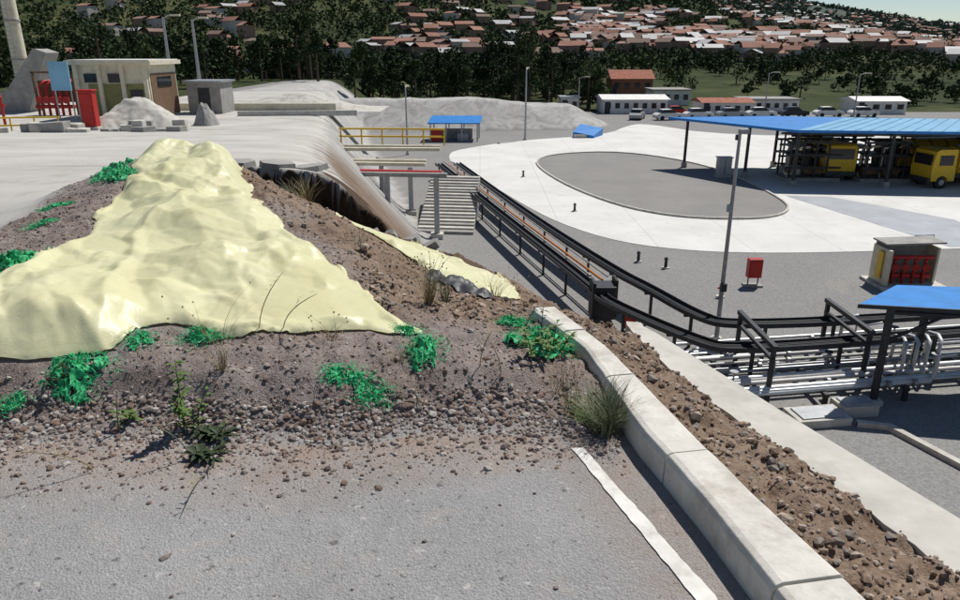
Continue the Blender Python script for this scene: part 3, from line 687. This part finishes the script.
# ------------------------------------------------------------------ fire cabinet, valve shelter
x,y=12.2,30.7
mb=MB('fire_hose_cabinet');mb.part('cabinet').box((x,y,YD+.85),(.6,.35,.85),'red').box((x,y-.19,YD+.85),(.48,.03,.7),'red')
mb.part('legs')
for s in(-.22,.22): mb.cyl((x+s,y,YD),(x+s,y,YD+.44),.03,'steeld')
mb.box((x,y,YD+.05),(.8,.5,.08),'conc_dark');mb.build(.01)
x,y=18.9,30.9
mb=MB('valve_shelter');mb.part('panels').box((x+.2,y+.7,YD+1.05),(2.3,.12,1.8),'conc_dark').box((x-1.0,y,YD+.95),(.12,1.4,1.6),'cream').box((x+1.4,y+.3,YD+.95),(.1,.9,1.6),'cream').box((x+.2,y+.2,YD+1.99),(2.6,1.2,.07),'conc_dark',0,.03).box((x-1.12,y-.1,YD+1),(.06,.4,1.2),'yellow').box((x+.2,y,YD+.07),(3,2,.12),'concrete')
mb.part('valves')
for k in range(4):
    xx=x-.5+.45*k;mb.tube([(xx,y-.2,YD+.1),(xx,y-.2,YD+1.2),(xx+.2,y-.2,YD+1.3)],.07,'red').cyl((xx-.02,y-.38,YD+.9),(xx+.02,y-.3,YD+.9),.17,'red').cyl((xx-.1,y-.2,YD+.5),(xx+.25,y-.2,YD+.5),.13,'red')
mb.cyl((x-.8,y-.2,YD+1.35),(x+1.2,y-.2,YD+1.35),.08,'red');mb.build()
mb=MB('sign_frame');mb.tube([(22.6,36.4,YD),(22.6,36.4,YD+.9),(23.7,36.6,YD+.9),(23.7,36.6,YD)],.03,'steel').box((23.15,36.5,YD+.7),(.9,.03,.3),'white',.18).build()
for (x,y) in [(7.9,34.6),(6.2,46.5),(9,33.5),(16.5,26.5),(3.6,60)]:
    MB('bollard').cyl((x,y,YD),(x,y,YD+.45),.09,'steeld',.07).cyl((x,y,YD+.45),(x,y,YD+.55),.12,'steeld',.05).cyl((x,y,YD),(x,y,YD+.06),.18,'concrete').build()
MB('fire_hydrant').cyl((10.3,29.2,YD),(10.3,29.2,YD+.5),.07,'red').cyl((10.3,29.2,YD+.5),(10.3,29.2,YD+.6),.1,'red',.03).cyl((10.15,29.2,YD+.4),(10.45,29.2,YD+.4),.045,'red').cyl((10.3,29.2,YD),(10.3,29.2,YD+.05),.2,'concrete').build()
# ------------------------------------------------------------------ cable trays
def arc(P,it=3):
    P=[np.array(p,float) for p in P]
    for _ in range(it):
        Q=[P[0]]
        for i in range(len(P)-1):
            a,b=P[i],P[i+1];Q+=[a*.75+b*.25,a*.25+b*.75]
        Q.append(P[-1]);P=Q
    return P
def tray(P,z,w=.55):
    mb=MB('cable_tray');C=arc(P,3);n=len(C);prof=[(-w/2,.0),(-w/2,.16),(-w/2+.03,.16),(-w/2+.03,.03),(w/2-.03,.03),(w/2-.03,.16),(w/2,.16),(w/2,0)]
    vs=[]
    for i,p in enumerate(C):
        d=C[min(i+1,n-1)]-C[max(i-1,0)];d=d/np.linalg.norm(d);nn=np.array([-d[1],d[0]])
        for o,h in prof: vs.append((p[0]+nn[0]*o,p[1]+nn[1]*o,z+h))
    m=len(prof);mb.part('tray').add(vs,[(i*m+k,i*m+(k+1)%m,(i+1)*m+(k+1)%m,(i+1)*m+k) for i in range(n-1) for k in range(m)],'steeld')
    mb.part('cables')
    for o in(-.15,-.05,.06,.16):
        mb.tube([(p[0],p[1]+o,z+.07) for p in C],.035,'black',6)
    mb.part('supports')
    L=0;last=0
    for i in range(1,n):
        L+=np.linalg.norm(C[i]-C[i-1])
        if L-last>2.4 or i==1:
            last=L;p=C[i];mb.box((p[0],p[1],(YD+z)/2),(.1,.1,z-YD),'steeld').box((p[0],p[1],z-.05),(w,.1,.08),'steeld')
    mb.build()
tray([(-3.4,59),(1.0,40.4),(4.5,26.2),(4.6,25.0),(6.9,21.1),(7.9,20.4),(16,22.0),(32,25.2)],-7.2)
tray([(-1.9,59),(2.4,40.4),(5.6,28.6),(6.5,26.4),(7.5,23.3),(8.4,22.3),(16.7,23.5),(32,26.4)],-7.15)
mb=MB('pipe_run');
mb.tube([(-2.6,58.8,-7.1),(1.8,40,-7.1),(4.9,27.5,-7.1)],.05,'orange').tube([(-2.9,58.6,-6.9),(1.4,39.9,-6.9),(4.4,27.4,-6.9)],.05,'conc_dark')
mb.tube([(-2.3,58.8,-6.95),(2.05,40,-6.95),(5.1,27.5,-6.95)],.035,'conc_dark').build()
mb=MB('junction_cabinet');mb.box((4.7,26.2,-7.5),(.9,.9,1.3),'steeld').box((5.2,26.4,-7.4),(.12,.8,1.5),'black').box((4.3,26,-7.4),(.12,.8,1.5),'black').build(.02)
mb=MB('pipe_rack');mb.part('pipes')
for i in range(18):
    y0=18.5+i*.235;r=random.choice([.035,.05,.06,.08,.045]);zz=-7.85+random.uniform(-.16,.06);x0=random.uniform(5.0,7.2)
    m=random.choice(['pipe','pipe','pipe','white','steel'])
    x1=30 if i%4 else random.uniform(11,14)
    sl=.16
    pts=[(x0,y0,YD+.1),(x0,y0,zz),(x0+.15,y0+.03,zz),(x1,y0+sl*(x1-x0),zz)]
    if i%4==0: pts+=[(x1+.1,y0+sl*(x1-x0),zz+.3),(x1+.1,y0+sl*(x1-x0),zz+.8),(x1+.6,y0+sl*(x1-x0),zz+.9)]
    mb.tube(pts,r,m)
mb.part('flanges')
for i in range(34):
    x=random.uniform(7.5,16);y=18.6+random.randrange(17)*.235+.16*(x-6.2);mb.cyl((x-.05,y,-7.87),(x+.05,y,-7.87),.12,'steel')
    if i%3==0: mb.cyl((x,y,-7.8),(x,y,-7.45),.03,'steel').cyl((x,y,-7.45),(x,y,-7.42),.13,random.choice(['steel','steeld','steeld']))
mb.part('supports')
for x in(7.6,10.2,12.8,15.4,18):
    yc=18.5+.16*(x-6.2)
    for dy in(0,1.9,3.9): mb.box((x,yc+dy,(YD-7.98)/2),(.12,.12,YD*-1-7.98),'steeld')
    mb.box((x,yc+1.95,-8.0),(.14,4.1,.1),'steeld')
for (x,y) in [(8.5,19.2),(11.9,20.4)]:
    for dy in(0,2.8):
        mb.box((x,y+dy,-7.45),(.12,.12,1.9),'steeld')
    mb.box((x,y+1.4,-6.5),(.14,3.1,.14),'steeld').box((x,y+1.4,-6.9),(.1,3.0,.1),'steeld')
mb.build()
mb=MB('pipe_loops')
for k in range(4):
    x=13.2+.42*k;y=20.6+.1*k;mb.tube([(x,y,-8.3),(x,y,-7.2),(x+.08,y+.1,-7.05),(x+.2,y+.5,-7.0),(x+.25,y+1.0,-7.1),(x+.25,y+1.1,-8.2)],.055,'pipe')
mb.build()
for (x,y,sx,sy,h) in [(9.6,18.3,1.6,.9,.25),(10.9,18.8,1.1,.7,.35),(8.6,17.9,.9,.5,.12)]:
    MB('valve_pit').box((x,y,YD+h/2),(sx,sy,h),'concrete',.15).box((x,y,YD+h+.02),(sx*.8,sy*.75,.04),'steel',.15).build(.015)
kerbring('yard_kerb',[(10.6,18.0),(11.4,17.8),(12.6,14.8)],.2,.15,YD,False)
MB('red_marker').box((5.6,25.3,YD+.35),(.5,.12,.5),'red').cyl((5.6,25.3,YD),(5.6,25.3,YD+.1),.05,'steeld').build()
mb=MB('blue_roof_shelter');q=[(10.9,19.5),(20.5,17.75),(23,20.6),(13.2,21.7)]
mb.part('roof').prism(q,[-5.36,-5.36,-5.5,-5.5],[-5.29,-5.29,-5.43,-5.43],'blue')
mb.part('roof_trim').prism([(q[0][0]-.06,q[0][1]-.06),(q[1][0],q[1][1]-.06),(q[1][0],q[1][1]-.01),(q[0][0]-.05,q[0][1]-.01)],-5.4,-5.28,'steeld')
mb.part('posts')
for (x,y,z1) in [(11.75,19.35,-5.38),(19.5,18,-5.38),(14.1,21.4,-5.5),(16,18.6,-5.38)]: mb.box((x,y,(YD+z1)/2),(.16,.16,z1-YD),'steeld').box((x,y,YD+.08),(.4,.4,.16),'concrete')
mb.part('beams').cyl((11.7,19.4,-5.5),(20,17.9,-5.5),.07,'steeld').cyl((11.7,19.4,-5.6),(14.1,21.4,-5.6),.05,'steeld').cyl((11.75,19.35,-6.4),(13.2,19.1,-5.5),.05,'steeld')
mb.build()
# ------------------------------------------------------------------ pipe bridge and steps
mb=MB('pipe_bridge');mb.part('posts')
for (x,y,h) in [(-2.4,39.4,3.4),(-4.4,45.5,3.0),(-5.2,40.3,3.4),(-6.3,46.2,3.2)]:
    mb.box((x,y,YD+h/2),(.28,.28,h),'steel').box((x,y,YD+.15),(.7,.7,.3),'concrete')
mb.part('beams').box((-4.9,39.9,YD+3.5),(6.2,.35,.22),'conc_dark',-.1).box((-6.2,45.8,YD+3.2),(5.6,.35,.2),'cream',-.1).box((-5.8,47.5,YD+3.9),(6.4,.4,.2),'cream',-.03)
mb.part('pipes').cyl((-9,42.4,YD+3.25),(-2.2,41.6,YD+3.25),.19,'red').cyl((-9,46.4,YD+3.3),(-3.4,46,YD+3.3),.16,'cream').cyl((-9.5,49,YD+3.9),(-2.6,48.5,YD+3.9),.14,'cream')
mb.part('handrails')
for dz in(.5,1.0): mb.cyl((-9.5,49.6,YD+4+dz),(-2.4,49.2,YD+4+dz),.06,'yellow')
for k in range(6): mb.cyl((-9.4+1.4*k,49.6-.06*k,YD+3.9),(-9.4+1.4*k,49.6-.06*k,YD+5),.05,'yellow')
mb.build()
mb=MB('concrete_stairs')
for i in range(18):
    mb.box((-2.0+.02*i,40.6+i*.5,YD+.08+i*.05),(3.3,.5,.16+i*.10),'concrete' if i%2 else 'conc_dark',-.12)
mb.build()
# ------------------------------------------------------------------ left platform objects
ZP=-3.2
mb=MB('control_building');x0,x1,y0,y1=-29.0,-23.6,53.7,58.5
cx,cy=(x0+x1)/2,(y0+y1)/2
mb.part('walls').box((cx,cy,ZP+1.9),(x1-x0,y1-y0,3.8),'cream').box((x1+.01,cy,ZP+1.7),(.06,y1-y0-.4,3.0),'brown').box((cx+.3,y0-.02,ZP+1.3),(x1-x0-1.4,.06,2.4),'olive')
mb.part('roof').box((cx,cy,ZP+3.95),(x1-x0+.7,y1-y0+.7,.3),'cream').box((cx,cy,ZP+4.12),(x1-x0+.4,y1-y0+.4,.06),'white')
mb.part('columns')
for x in np.linspace(x0+.3,x1-.2,4): mb.box((x,y0-.12,ZP+1.9),(.28,.24,3.8),'cream')
mb.part('windows')
for x in(-27.6,-25.9): mb.box((x,y0-.07,ZP+2.9),(1.2,.06,.6),'glass')
mb.box((x1+.06,cy,ZP+2.6),(.06,2.4,.7),'glass');mb.part('door').box((-24.6,y0-.07,ZP+1.05),(.9,.05,2.1),'steeld')
mb.build()
mb=MB('utility_shed');mb.part('walls').box((-21.6,60,ZP+1.2),(2.6,3,2.4),'conc_dark').part('roof').box((-21.6,60,ZP+2.47),(3,3.4,.14),'steel');mb.part('door').box((-21.6,58.48,ZP+1),(.9,.05,2),'steeld');mb.build()
mb=MB('flare_column');mb.part('shaft').cyl((-38.2,63,ZP),(-38.2,63,ZP+16),.62,'cream',.42,20);mb.part('bands')
for k in range(5): mb.cyl((-38.2,63,ZP+1+3*k),(-38.2,63,ZP+1.15+3*k),.66-.03*k,'conc_dark',n=20)
mb.part('ladder')
for s in(-.2,.2): mb.cyl((-38.2+s,62.2,ZP),(-38.2+s,62.3,ZP+15),.03,'steel')
for k in range(45): mb.cyl((-38.4,62.2,ZP+.3+.33*k),(-38.0,62.2,ZP+.3+.33*k),.02,'steel')
mb.part('footing').box((-38.2,63,ZP+.3),(2.4,2.4,.6),'concrete');mb.build()
mb=MB('concrete_hopper');mb.add([(-42,60,ZP),(-36.5,60,ZP),(-34.3,60,ZP+4.6),(-35.2,60,ZP+4.9),(-38,60,ZP+1.6),(-42,60,ZP+1.4)]+[(-42,62,ZP),(-36.5,62,ZP),(-34.3,62,ZP+4.6),(-35.2,62,ZP+4.9),(-38,62,ZP+1.6),(-42,62,ZP+1.4)],[tuple(range(6)),tuple(range(6,12))[::-1]]+[(i,(i+1)%6,6+(i+1)%6,6+i) for i in range(6)],'conc_dark').build(.03)
mb=MB('valve_manifold')
mb.part('pipes')
for k in range(5):
    x=-33.5+.5*k;mb.tube([(x,57,ZP),(x,57,ZP+2.2),(x+.25,57.2,ZP+2.5),(x+.25,58.5,ZP+2.6)],.1,'red').cyl((x,56.7,ZP+1.2),(x,56.8,ZP+1.2),.28,'red')
mb.cyl((-34,57,ZP+.7),(-31,57,ZP+.7),.14,'red').part('frame')
for x in(-34,-31): mb.box((x,57.3,ZP+1.6),(.15,.15,3.2),'brown')
mb.box((-32.5,57.3,ZP+3.2),(3.3,.15,.15),'brown').box((-32.5,57.6,ZP+1.8),(2.8,.08,1.6),'brown')
mb.build()
mb=MB('hydrant_stand');
for x in(-32.9,-31.9,-31.2): mb.cyl((x,48.5,ZP),(x,48.5,ZP+1.9),.09,'red').cyl((x,48.5,ZP+1.9),(x,48.5,ZP+2.1),.14,'red',.05).cyl((x-.25,48.5,ZP+1.4),(x+.25,48.5,ZP+1.4),.07,'red')
mb.build()
mb=MB('blue_panel');mb.part('panel').box((-28.9,51.8,ZP+3.1),(1.35,.12,1.9),'blue2').part('posts')
for s in(-.55,.55): mb.cyl((-28.9+s,51.9,ZP),(-28.9+s,51.9,ZP+4),.05,'steel')
mb.build()
mb=MB('fire_cabinet');mb.part('cabinet').box((-24.2,46,ZP+1.35),(.85,.55,2.1),'red').part('roof').box((-24.2,46,ZP+2.46),(1,.7,.1),'red').part('base').box((-24.2,46,ZP+.14),(1.1,.8,.3),'concrete').part('door').box((-24.2,45.7,ZP+1.35),(.65,.04,1.8),'red');mb.build(.02)
mb=MB('safety_railing')
for zz in(.5,.95): mb.cyl((-33.5,43.5,ZP+zz),(-25.6,45.0,ZP+zz),.05,'yellow')
for k in range(7): mb.cyl((-33.5+1.3*k,43.5+.25*k,ZP),(-33.5+1.3*k,43.5+.25*k,ZP+.97),.045,'yellow')
mb.build()
rr=random.Random(5)
for k in range(22):
    mb=MB('concrete_block');x=-28+.5*k+rr.uniform(-.3,.3);y=39.5+.18*k+rr.uniform(-1.2,1.2);hh=rr.uniform(.2,.75)
    mb.box((x,y,float(hbig(np.array([x]),np.array([y]))[0])+hh/2-.05),(rr.uniform(.5,1.3),rr.uniform(.4,.9),hh),rr.choice(['concrete','conc_dark']),rr.uniform(-.6,.6),rr.uniform(-.08,.08)).build(.03)
def pile(name,x,y,rx,ry,h,mat):
    g=60;u,v=np.meshgrid(np.linspace(-1,1,g),np.linspace(-1,1,g));X=x+u*rx*1.1;Y=y+v*ry*1.1
    s=int(abs(x)*3);rr_=np.hypot(u+.1,v)
    z=np.maximum(np.minimum(1-rr_*1.05,.78)*1.2+.28*fbm(u,v,1.6,4,s)+.06*fbm(u,v,9,2,s),-.1)
    npmesh(name,np.stack([X.ravel(),Y.ravel(),(ZP+z*h).ravel()],1),gridfaces(g,g),M[mat],True)
pile('gravel_pile',-22.2,48.5,2.9,2.4,1.9,'concrete');pile('gravel_pile',-18.3,49.5,.8,.9,1.6,'conc_dark');pile('gravel_pile',-15,66,6,3,1.2,'concrete')
mb=MB('low_wall');mb.box((-19,62,ZP+.3),(14,.3,.6),'cream').box((-14,57,ZP+.2),(9,.25,.4),'concrete',.1).build()
# ------------------------------------------------------------------ mid-ground buildings
def shelter(name,x0,x1,y,d,h,roof='blue',z=YD):
    mb=MB(name);mb.part('roof').prism([(x0,y),(x1,y),(x1+.3,y+d),(x0+.3,y+d)],[z+h,z+h,z+h+.5,z+h+.5],[z+h+.12,z+h+.12,z+h+.62,z+h+.62],roof)
    mb.part('posts')
    for x in np.linspace(x0+.3,x1-.3,4):
        mb.cyl((x,y+.2,z),(x,y+.2,z+h),.08,'steel');mb.cyl((x+.2,y+d-.2,z),(x+.2,y+d-.2,z+h+.45),.08,'steel')
    mb.part('contents').box(((x0+x1)/2,y+d-.5,z+.6),((x1-x0)*.7,.8,1.2),'conc_dark').box((x0+.9,y+.6,z+.7),(1.2,.8,1.4),'red').box(((x0+x1)/2+1,y+1.4,z+.4),(1.2,1,.8),'steel');mb.build()
shelter('equipment_shelter',-6,0,84.3,4,2.0)
mb=MB('blue_cover');mb.prism([(11.2,88.5),(13.6,87.8),(15.2,91),(12.5,92)],YD,[YD+.7,YD+.3,YD+.9,YD+1.3],'blue').box((12,88,YD+.2),(1.5,.3,.4),'concrete').build()
def bldg(name,x0,x1,y,d,h,wall,roof,z=None,gable=True,nw=4,rh=1.2):
    z=float(hbig(np.array([(x0+x1)/2]),np.array([y]))[0])-.1 if z is None else z
    mb=MB(name);mb.part('walls').box(((x0+x1)/2,y+d/2,z+h/2),(x1-x0,d,h),wall)
    if gable: 
        o=.4;ym=y+d/2
        vs=[(x0-o,y-o,z+h),(x1+o,y-o,z+h),(x1+o,y+d+o,z+h),(x0-o,y+d+o,z+h),(x0-o,ym,z+h+rh),(x1+o,ym,z+h+rh)]
        mb.part('roof').add(vs,[(0,1,5,4),(2,3,4,5),(1,2,5),(3,0,4),(0,3,2,1)],roof)
    else: mb.part('roof').box(((x0+x1)/2,y+d/2,z+h+.12),(x1-x0+.6,d+.6,.24),roof)
    mb.part('windows');w=(x1-x0)/nw
    for k in range(nw):
        mb.box((x0+w*(k+.5),y-.03,z+h*.58),(w*.5,.08,h*.35),'glass')
    mb.part('door').box((x0+w*.05+.5,y-.04,z+1),(.9,.07,2),'steeld');mb.build()
bldg('warehouse',20.5,31,123,8,2.4,'white','white',gable=True,rh=.6,nw=7)
bldg('brick_house',29,38,165,8,3.4,'brick','tile',rh=1.8)
bldg('office_building',36,44,120,6,2.1,'white','tile',rh=.6,nw=5)
bldg('office_building',45,54,126,6,2.1,'white','conc_dark',gable=False,nw=6)
bldg('storage_shed',62,70,122,6,2.2,'white','white',rh=.6)
bldg('guard_house',14,17,128,4,2.3,'white','steel',gable=False,nw=2)
bldg('white_house',33,40,142,7,2.8,'white','conc_dark',gable=False,nw=4)
def car(x,y,yaw,mat):
    mb=MB('parked_car');ca,sa=math.cos(yaw),math.sin(yaw);T=lambda a,b,c:(x+a*ca-b*sa,y+a*sa+b*ca,YD+.02+c)
    def ext(prof,w0,m):
        n=len(prof);vs=[T(a,-w0,c) for a,c in prof]+[T(a,w0,c) for a,c in prof]
        mb.add(vs,[tuple(range(n)),tuple(range(n,2*n))[::-1]]+[(i,n+i,n+(i+1)%n,(i+1)%n) for i in range(n)],m)
    mb.part('body');ext([(-2.2,.3),(-2.25,.75),(-1.9,1.0),(-1.0,1.05),(1.0,1.05),(2.1,.9),(2.2,.6),(2.15,.3)],.87,mat)
    mb.part('cabin');ext([(-1.6,1.0),(-1.2,1.5),(.3,1.52),(1.0,1.04)],.74,'glass');mb.part('roof');ext([(-1.2,1.49),(-1.1,1.56),(.2,1.57),(.3,1.5)],.72,mat)
    mb.part('wheels')
    for a in(-1.35,1.35):
        for b in(-.9,.7): mb.cyl(T(a,b,.32),T(a,b+.2,.32),.32,'black',n=14)
    mb.build()
for x,y,a,m in[(28.5,112,.2,'white'),(33.6,114,.1,'white'),(39,115,.1,'steel'),(44,116,0,'white'),(49.5,117,.1,'steeld'),(55,117,0,'white'),(24,113,1.2,'steel'),(31.5,118.5,.1,'red'),(60.5,117,.1,'white')]: car(x,y,a,m)
# ------------------------------------------------------------------ vegetation masses
def fol(name,a,b,c):
    t=NT(name);cc=t.ramp(t.noise(.5,2,.7),[(.3,a),(.5,b),(.72,c)]);return t.fin(cc,.85,0,.1)
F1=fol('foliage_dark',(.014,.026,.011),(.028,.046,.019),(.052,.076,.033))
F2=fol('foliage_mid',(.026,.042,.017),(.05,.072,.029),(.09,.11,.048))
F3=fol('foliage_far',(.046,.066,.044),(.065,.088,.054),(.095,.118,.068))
F4=fol('foliage_distant',(.065,.088,.07),(.085,.108,.08),(.11,.13,.09))  # distance haze mixed into the far and distant leaf colours
def trees(name,px,py,pz,h,w,nq,q,mats,trunk=False,conic=.5,qs=None,mi_t=None):
    n=len(px);nc=9
    ct=rng.random((n,nc));cz=.25+.72*ct
    cr=(1-conic*ct)*(.15+.85*np.sin(np.pi*np.clip(cz*.9+.12,0,1)))*.36
    ca=rng.uniform(0,6.28,(n,nc))
    ci=rng.integers(0,nc,(n,nq));I=np.arange(n)[:,None]
    g=rng.normal(0,1,(n,nq,3));g/=np.linalg.norm(g,axis=2,keepdims=True)+1e-6
    rad=rng.uniform(.3,1,(n,nq))**.5
    cw=.25*w[:,None]*(1.1-conic*cz[I,ci])
    X=px[:,None]+np.cos(ca[I,ci])*cr[I,ci]*w[:,None]+g[...,0]*rad*cw
    Y=py[:,None]+np.sin(ca[I,ci])*cr[I,ci]*w[:,None]+g[...,1]*rad*cw
    Z=pz[:,None]+cz[I,ci]*h[:,None]*.9+g[...,2]*rad*cw*.8
    C=np.stack([X,Y,Z],2).reshape(-1,3);N=len(C)
    u=rng.normal(0,1,(N,3));u/=np.linalg.norm(u,axis=1,keepdims=True);v=np.cross(u,rng.normal(0,1,(N,3)));v/=np.linalg.norm(v,axis=1,keepdims=True)
    qq=np.full(n,q) if qs is None else qs
    s=(rng.uniform(.5,1.3,N)*np.repeat(qq,nq))[:,None]
    V=np.stack([C-u*s,C-v*s*.6,C+u*s,C+v*s*.6],1).reshape(-1,3);F=np.arange(4*N).reshape(-1,4)
    mi=np.repeat(rng.integers(0,len(mats),n) if mi_t is None else mi_t,nq)
    if trunk:
        k=6;tv=[];tf=[];o=len(V)
        for i in range(n):
            for zz,r in((-.5,.03),(.85,.008)):
                for a in range(k): tv.append((px[i]+math.cos(a*6.283/k)*r*h[i],py[i]+math.sin(a*6.283/k)*r*h[i],pz[i]+(zz if zz<0 else zz*h[i])))
            for a in range(k): tf.append((o+a,o+(a+1)%k,o+k+(a+1)%k,o+k+a))
            o+=2*k
        V=np.r_[V,np.array(tv)];F=np.r_[F,np.array(tf)];mi=np.r_[mi,np.full(len(tf),len(mats))];mats=mats+[M['bark']]
    return npmesh(name,V,F,mats,False,None,mi)
n=170;px=rng.uniform(-66,24,n);py=rng.uniform(130,180,n)+np.where(px<-20,-10,0);pz=hbig(px,py)
h=rng.uniform(5,8,n)+6*np.exp(-((px-9)/9)**2)+4*np.exp(-((px+36)/9)**2)*rng.random(n)+2.5*(rng.random(n)<.2)
trees('tree_row',px,py,pz,h,h*rng.uniform(.45,.75,n),750,.28,[F1,F1,F2],True,.6)
n=230;py=rng.uniform(132,330,n);px=py*rng.uniform(.14,.8,n);h=rng.uniform(2.6,5,n)+3*(rng.random(n)<.10)
k=~((px>19)&(px<56)&(py<150))&~((px>25)&(px<44)&(py<175))&~((px>58)&(px<72)&(py<140));px,py,h=px[k],py[k],h[k]
trees('tree_group',px,py,hbig(px,py),h,h*rng.uniform(.8,1.3,len(px)),180,.38,[F1,F2,F2],True,.4)
n=90;py=rng.uniform(75,135,n);px=rng.uniform(-95,-36,n);k=px<-30-.05*py;px,py=px[k],py[k];h=rng.uniform(4,8,len(px))
trees('tree_group',px,py,hbig(px,py),h,h*.7,500,.28,[F1,F1,F2],True,.3)
n=20000;py=190*np.exp(rng.uniform(0,2.36,n));px=py*rng.uniform(-.85,.85,n);cl=fbm(px,py,1/90,3,60);cl2=px/py
k=(cl>np.where(cl2<.1,np.where(py>420,-.12,-.35),np.where(py>600,-.15,-.10)))&((cl2<.12)|(py>230));px,py=px[k],py[k];n=len(px);h=rng.uniform(4,8,n)*np.clip(.7+py/2400,.8,1.4)
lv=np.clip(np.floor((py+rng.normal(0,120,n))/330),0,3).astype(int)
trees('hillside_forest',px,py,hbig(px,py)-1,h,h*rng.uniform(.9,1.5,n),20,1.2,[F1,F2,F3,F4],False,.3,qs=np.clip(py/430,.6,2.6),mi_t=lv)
def town():
    V=[];F=[];mi=[];o=0
    mats=[simple('house_wall_white',(.50,.46,.41),.9,.15,.05),simple('house_wall_brick',(.28,.185,.14),.9,.2,.05),simple('house_roof_tile',(.28,.14,.10),.9,.25,.05),simple('house_roof_brown',(.21,.14,.115),.9,.25,.05),simple('house_roof_metal',(.36,.36,.36),.6,.2,.05)]
    r=random.Random(11);c=0
    while c<1650:
        y=220*math.exp(r.uniform(0,1.9));u=r.uniform(-.55,.85)
        x=y*u
        dens=1.0 if u>.12 else (.25 if u>-.35 else .08)
        if y>1000 and u<.2: dens*=.3
        if r.random()>dens: continue
        if float(fbm(np.array([x]),np.array([y]),1/75,3,70)[0])<.0: continue
        c+=1;z=float(hbig(np.array([x]),np.array([y]))[0]);w,d,h=r.uniform(4,9),r.uniform(4,6.5),r.uniform(2.8,5);a=r.uniform(-.9,.9);ca,sa=math.cos(a),math.sin(a)
        T=lambda p,q,s:(x+p*ca-q*sa,y+p*sa+q*ca,z+s)
        w/=2;d/=2;rh=r.uniform(.8,1.8)
        V+=[T(-w,-d,-1),T(w,-d,-1),T(w,d,-1),T(-w,d,-1),T(-w,-d,h),T(w,-d,h),T(w,d,h),T(-w,d,h),T(-w-.4,-d-.4,h),T(w+.4,-d-.4,h),T(w+.4,d+.4,h),T(-w-.4,d+.4,h),T(-w-.4,0,h+rh),T(w+.4,0,h+rh)]
        fs=[(0,1,5,4),(1,2,6,5),(2,3,7,6),(3,0,4,7),(8,9,13,12),(10,11,12,13)]
        wm=r.choice([0,1,1]);rm=r.choice([2,2,2,3,3,4,4])
        for f in fs[:4]: F.append([i+o for i in f]);mi.append(wm)
        for f in fs[4:6]: F.append([i+o for i in f]);mi.append(rm)
        o+=14
    npmesh('town_houses',V,F,mats,False,None,mi)
town()
# ------------------------------------------------------------------ world, sun, camera
to=Vector((.42,.52,1.0)).normalized();el=math.asin(to.z);az=math.atan2(to.x,to.y)
w=bpy.data.worlds.new('World');sc.world=w;w.use_nodes=True;nt=w.node_tree;bg=nt.nodes['Background']
sk=nt.nodes.new('ShaderNodeTexSky');sk.sky_type='NISHITA';sk.sun_disc=False;sk.sun_elevation=el;sk.sun_rotation=az;sk.altitude=2700;sk.air_density=1.2;sk.dust_density=.5
nt.links.new(sk.outputs[0],bg.inputs[0]);bg.inputs[1].default_value=.072
sl=bpy.data.lights.new('sun','SUN');sl.energy=5;sl.angle=math.radians(.5);sl.color=(1,.96,.90)
so=bpy.data.objects.new('sun',sl);sc.collection.objects.link(so);so.rotation_euler=(-to).to_track_quat('-Z','Y').to_euler()
cd=bpy.data.cameras.new('camera');cam=bpy.data.objects.new('camera',cd);sc.collection.objects.link(cam);cd.lens=27;cd.sensor_width=36;cd.clip_start=.05;cd.clip_end=9000
cam.location=(0,0,1.6);cam.rotation_euler=(math.radians(90-19.15),0,0);sc.camera=cam
sc.view_settings.view_transform='Standard';sc.view_settings.look='None';sc.view_settings.exposure=0
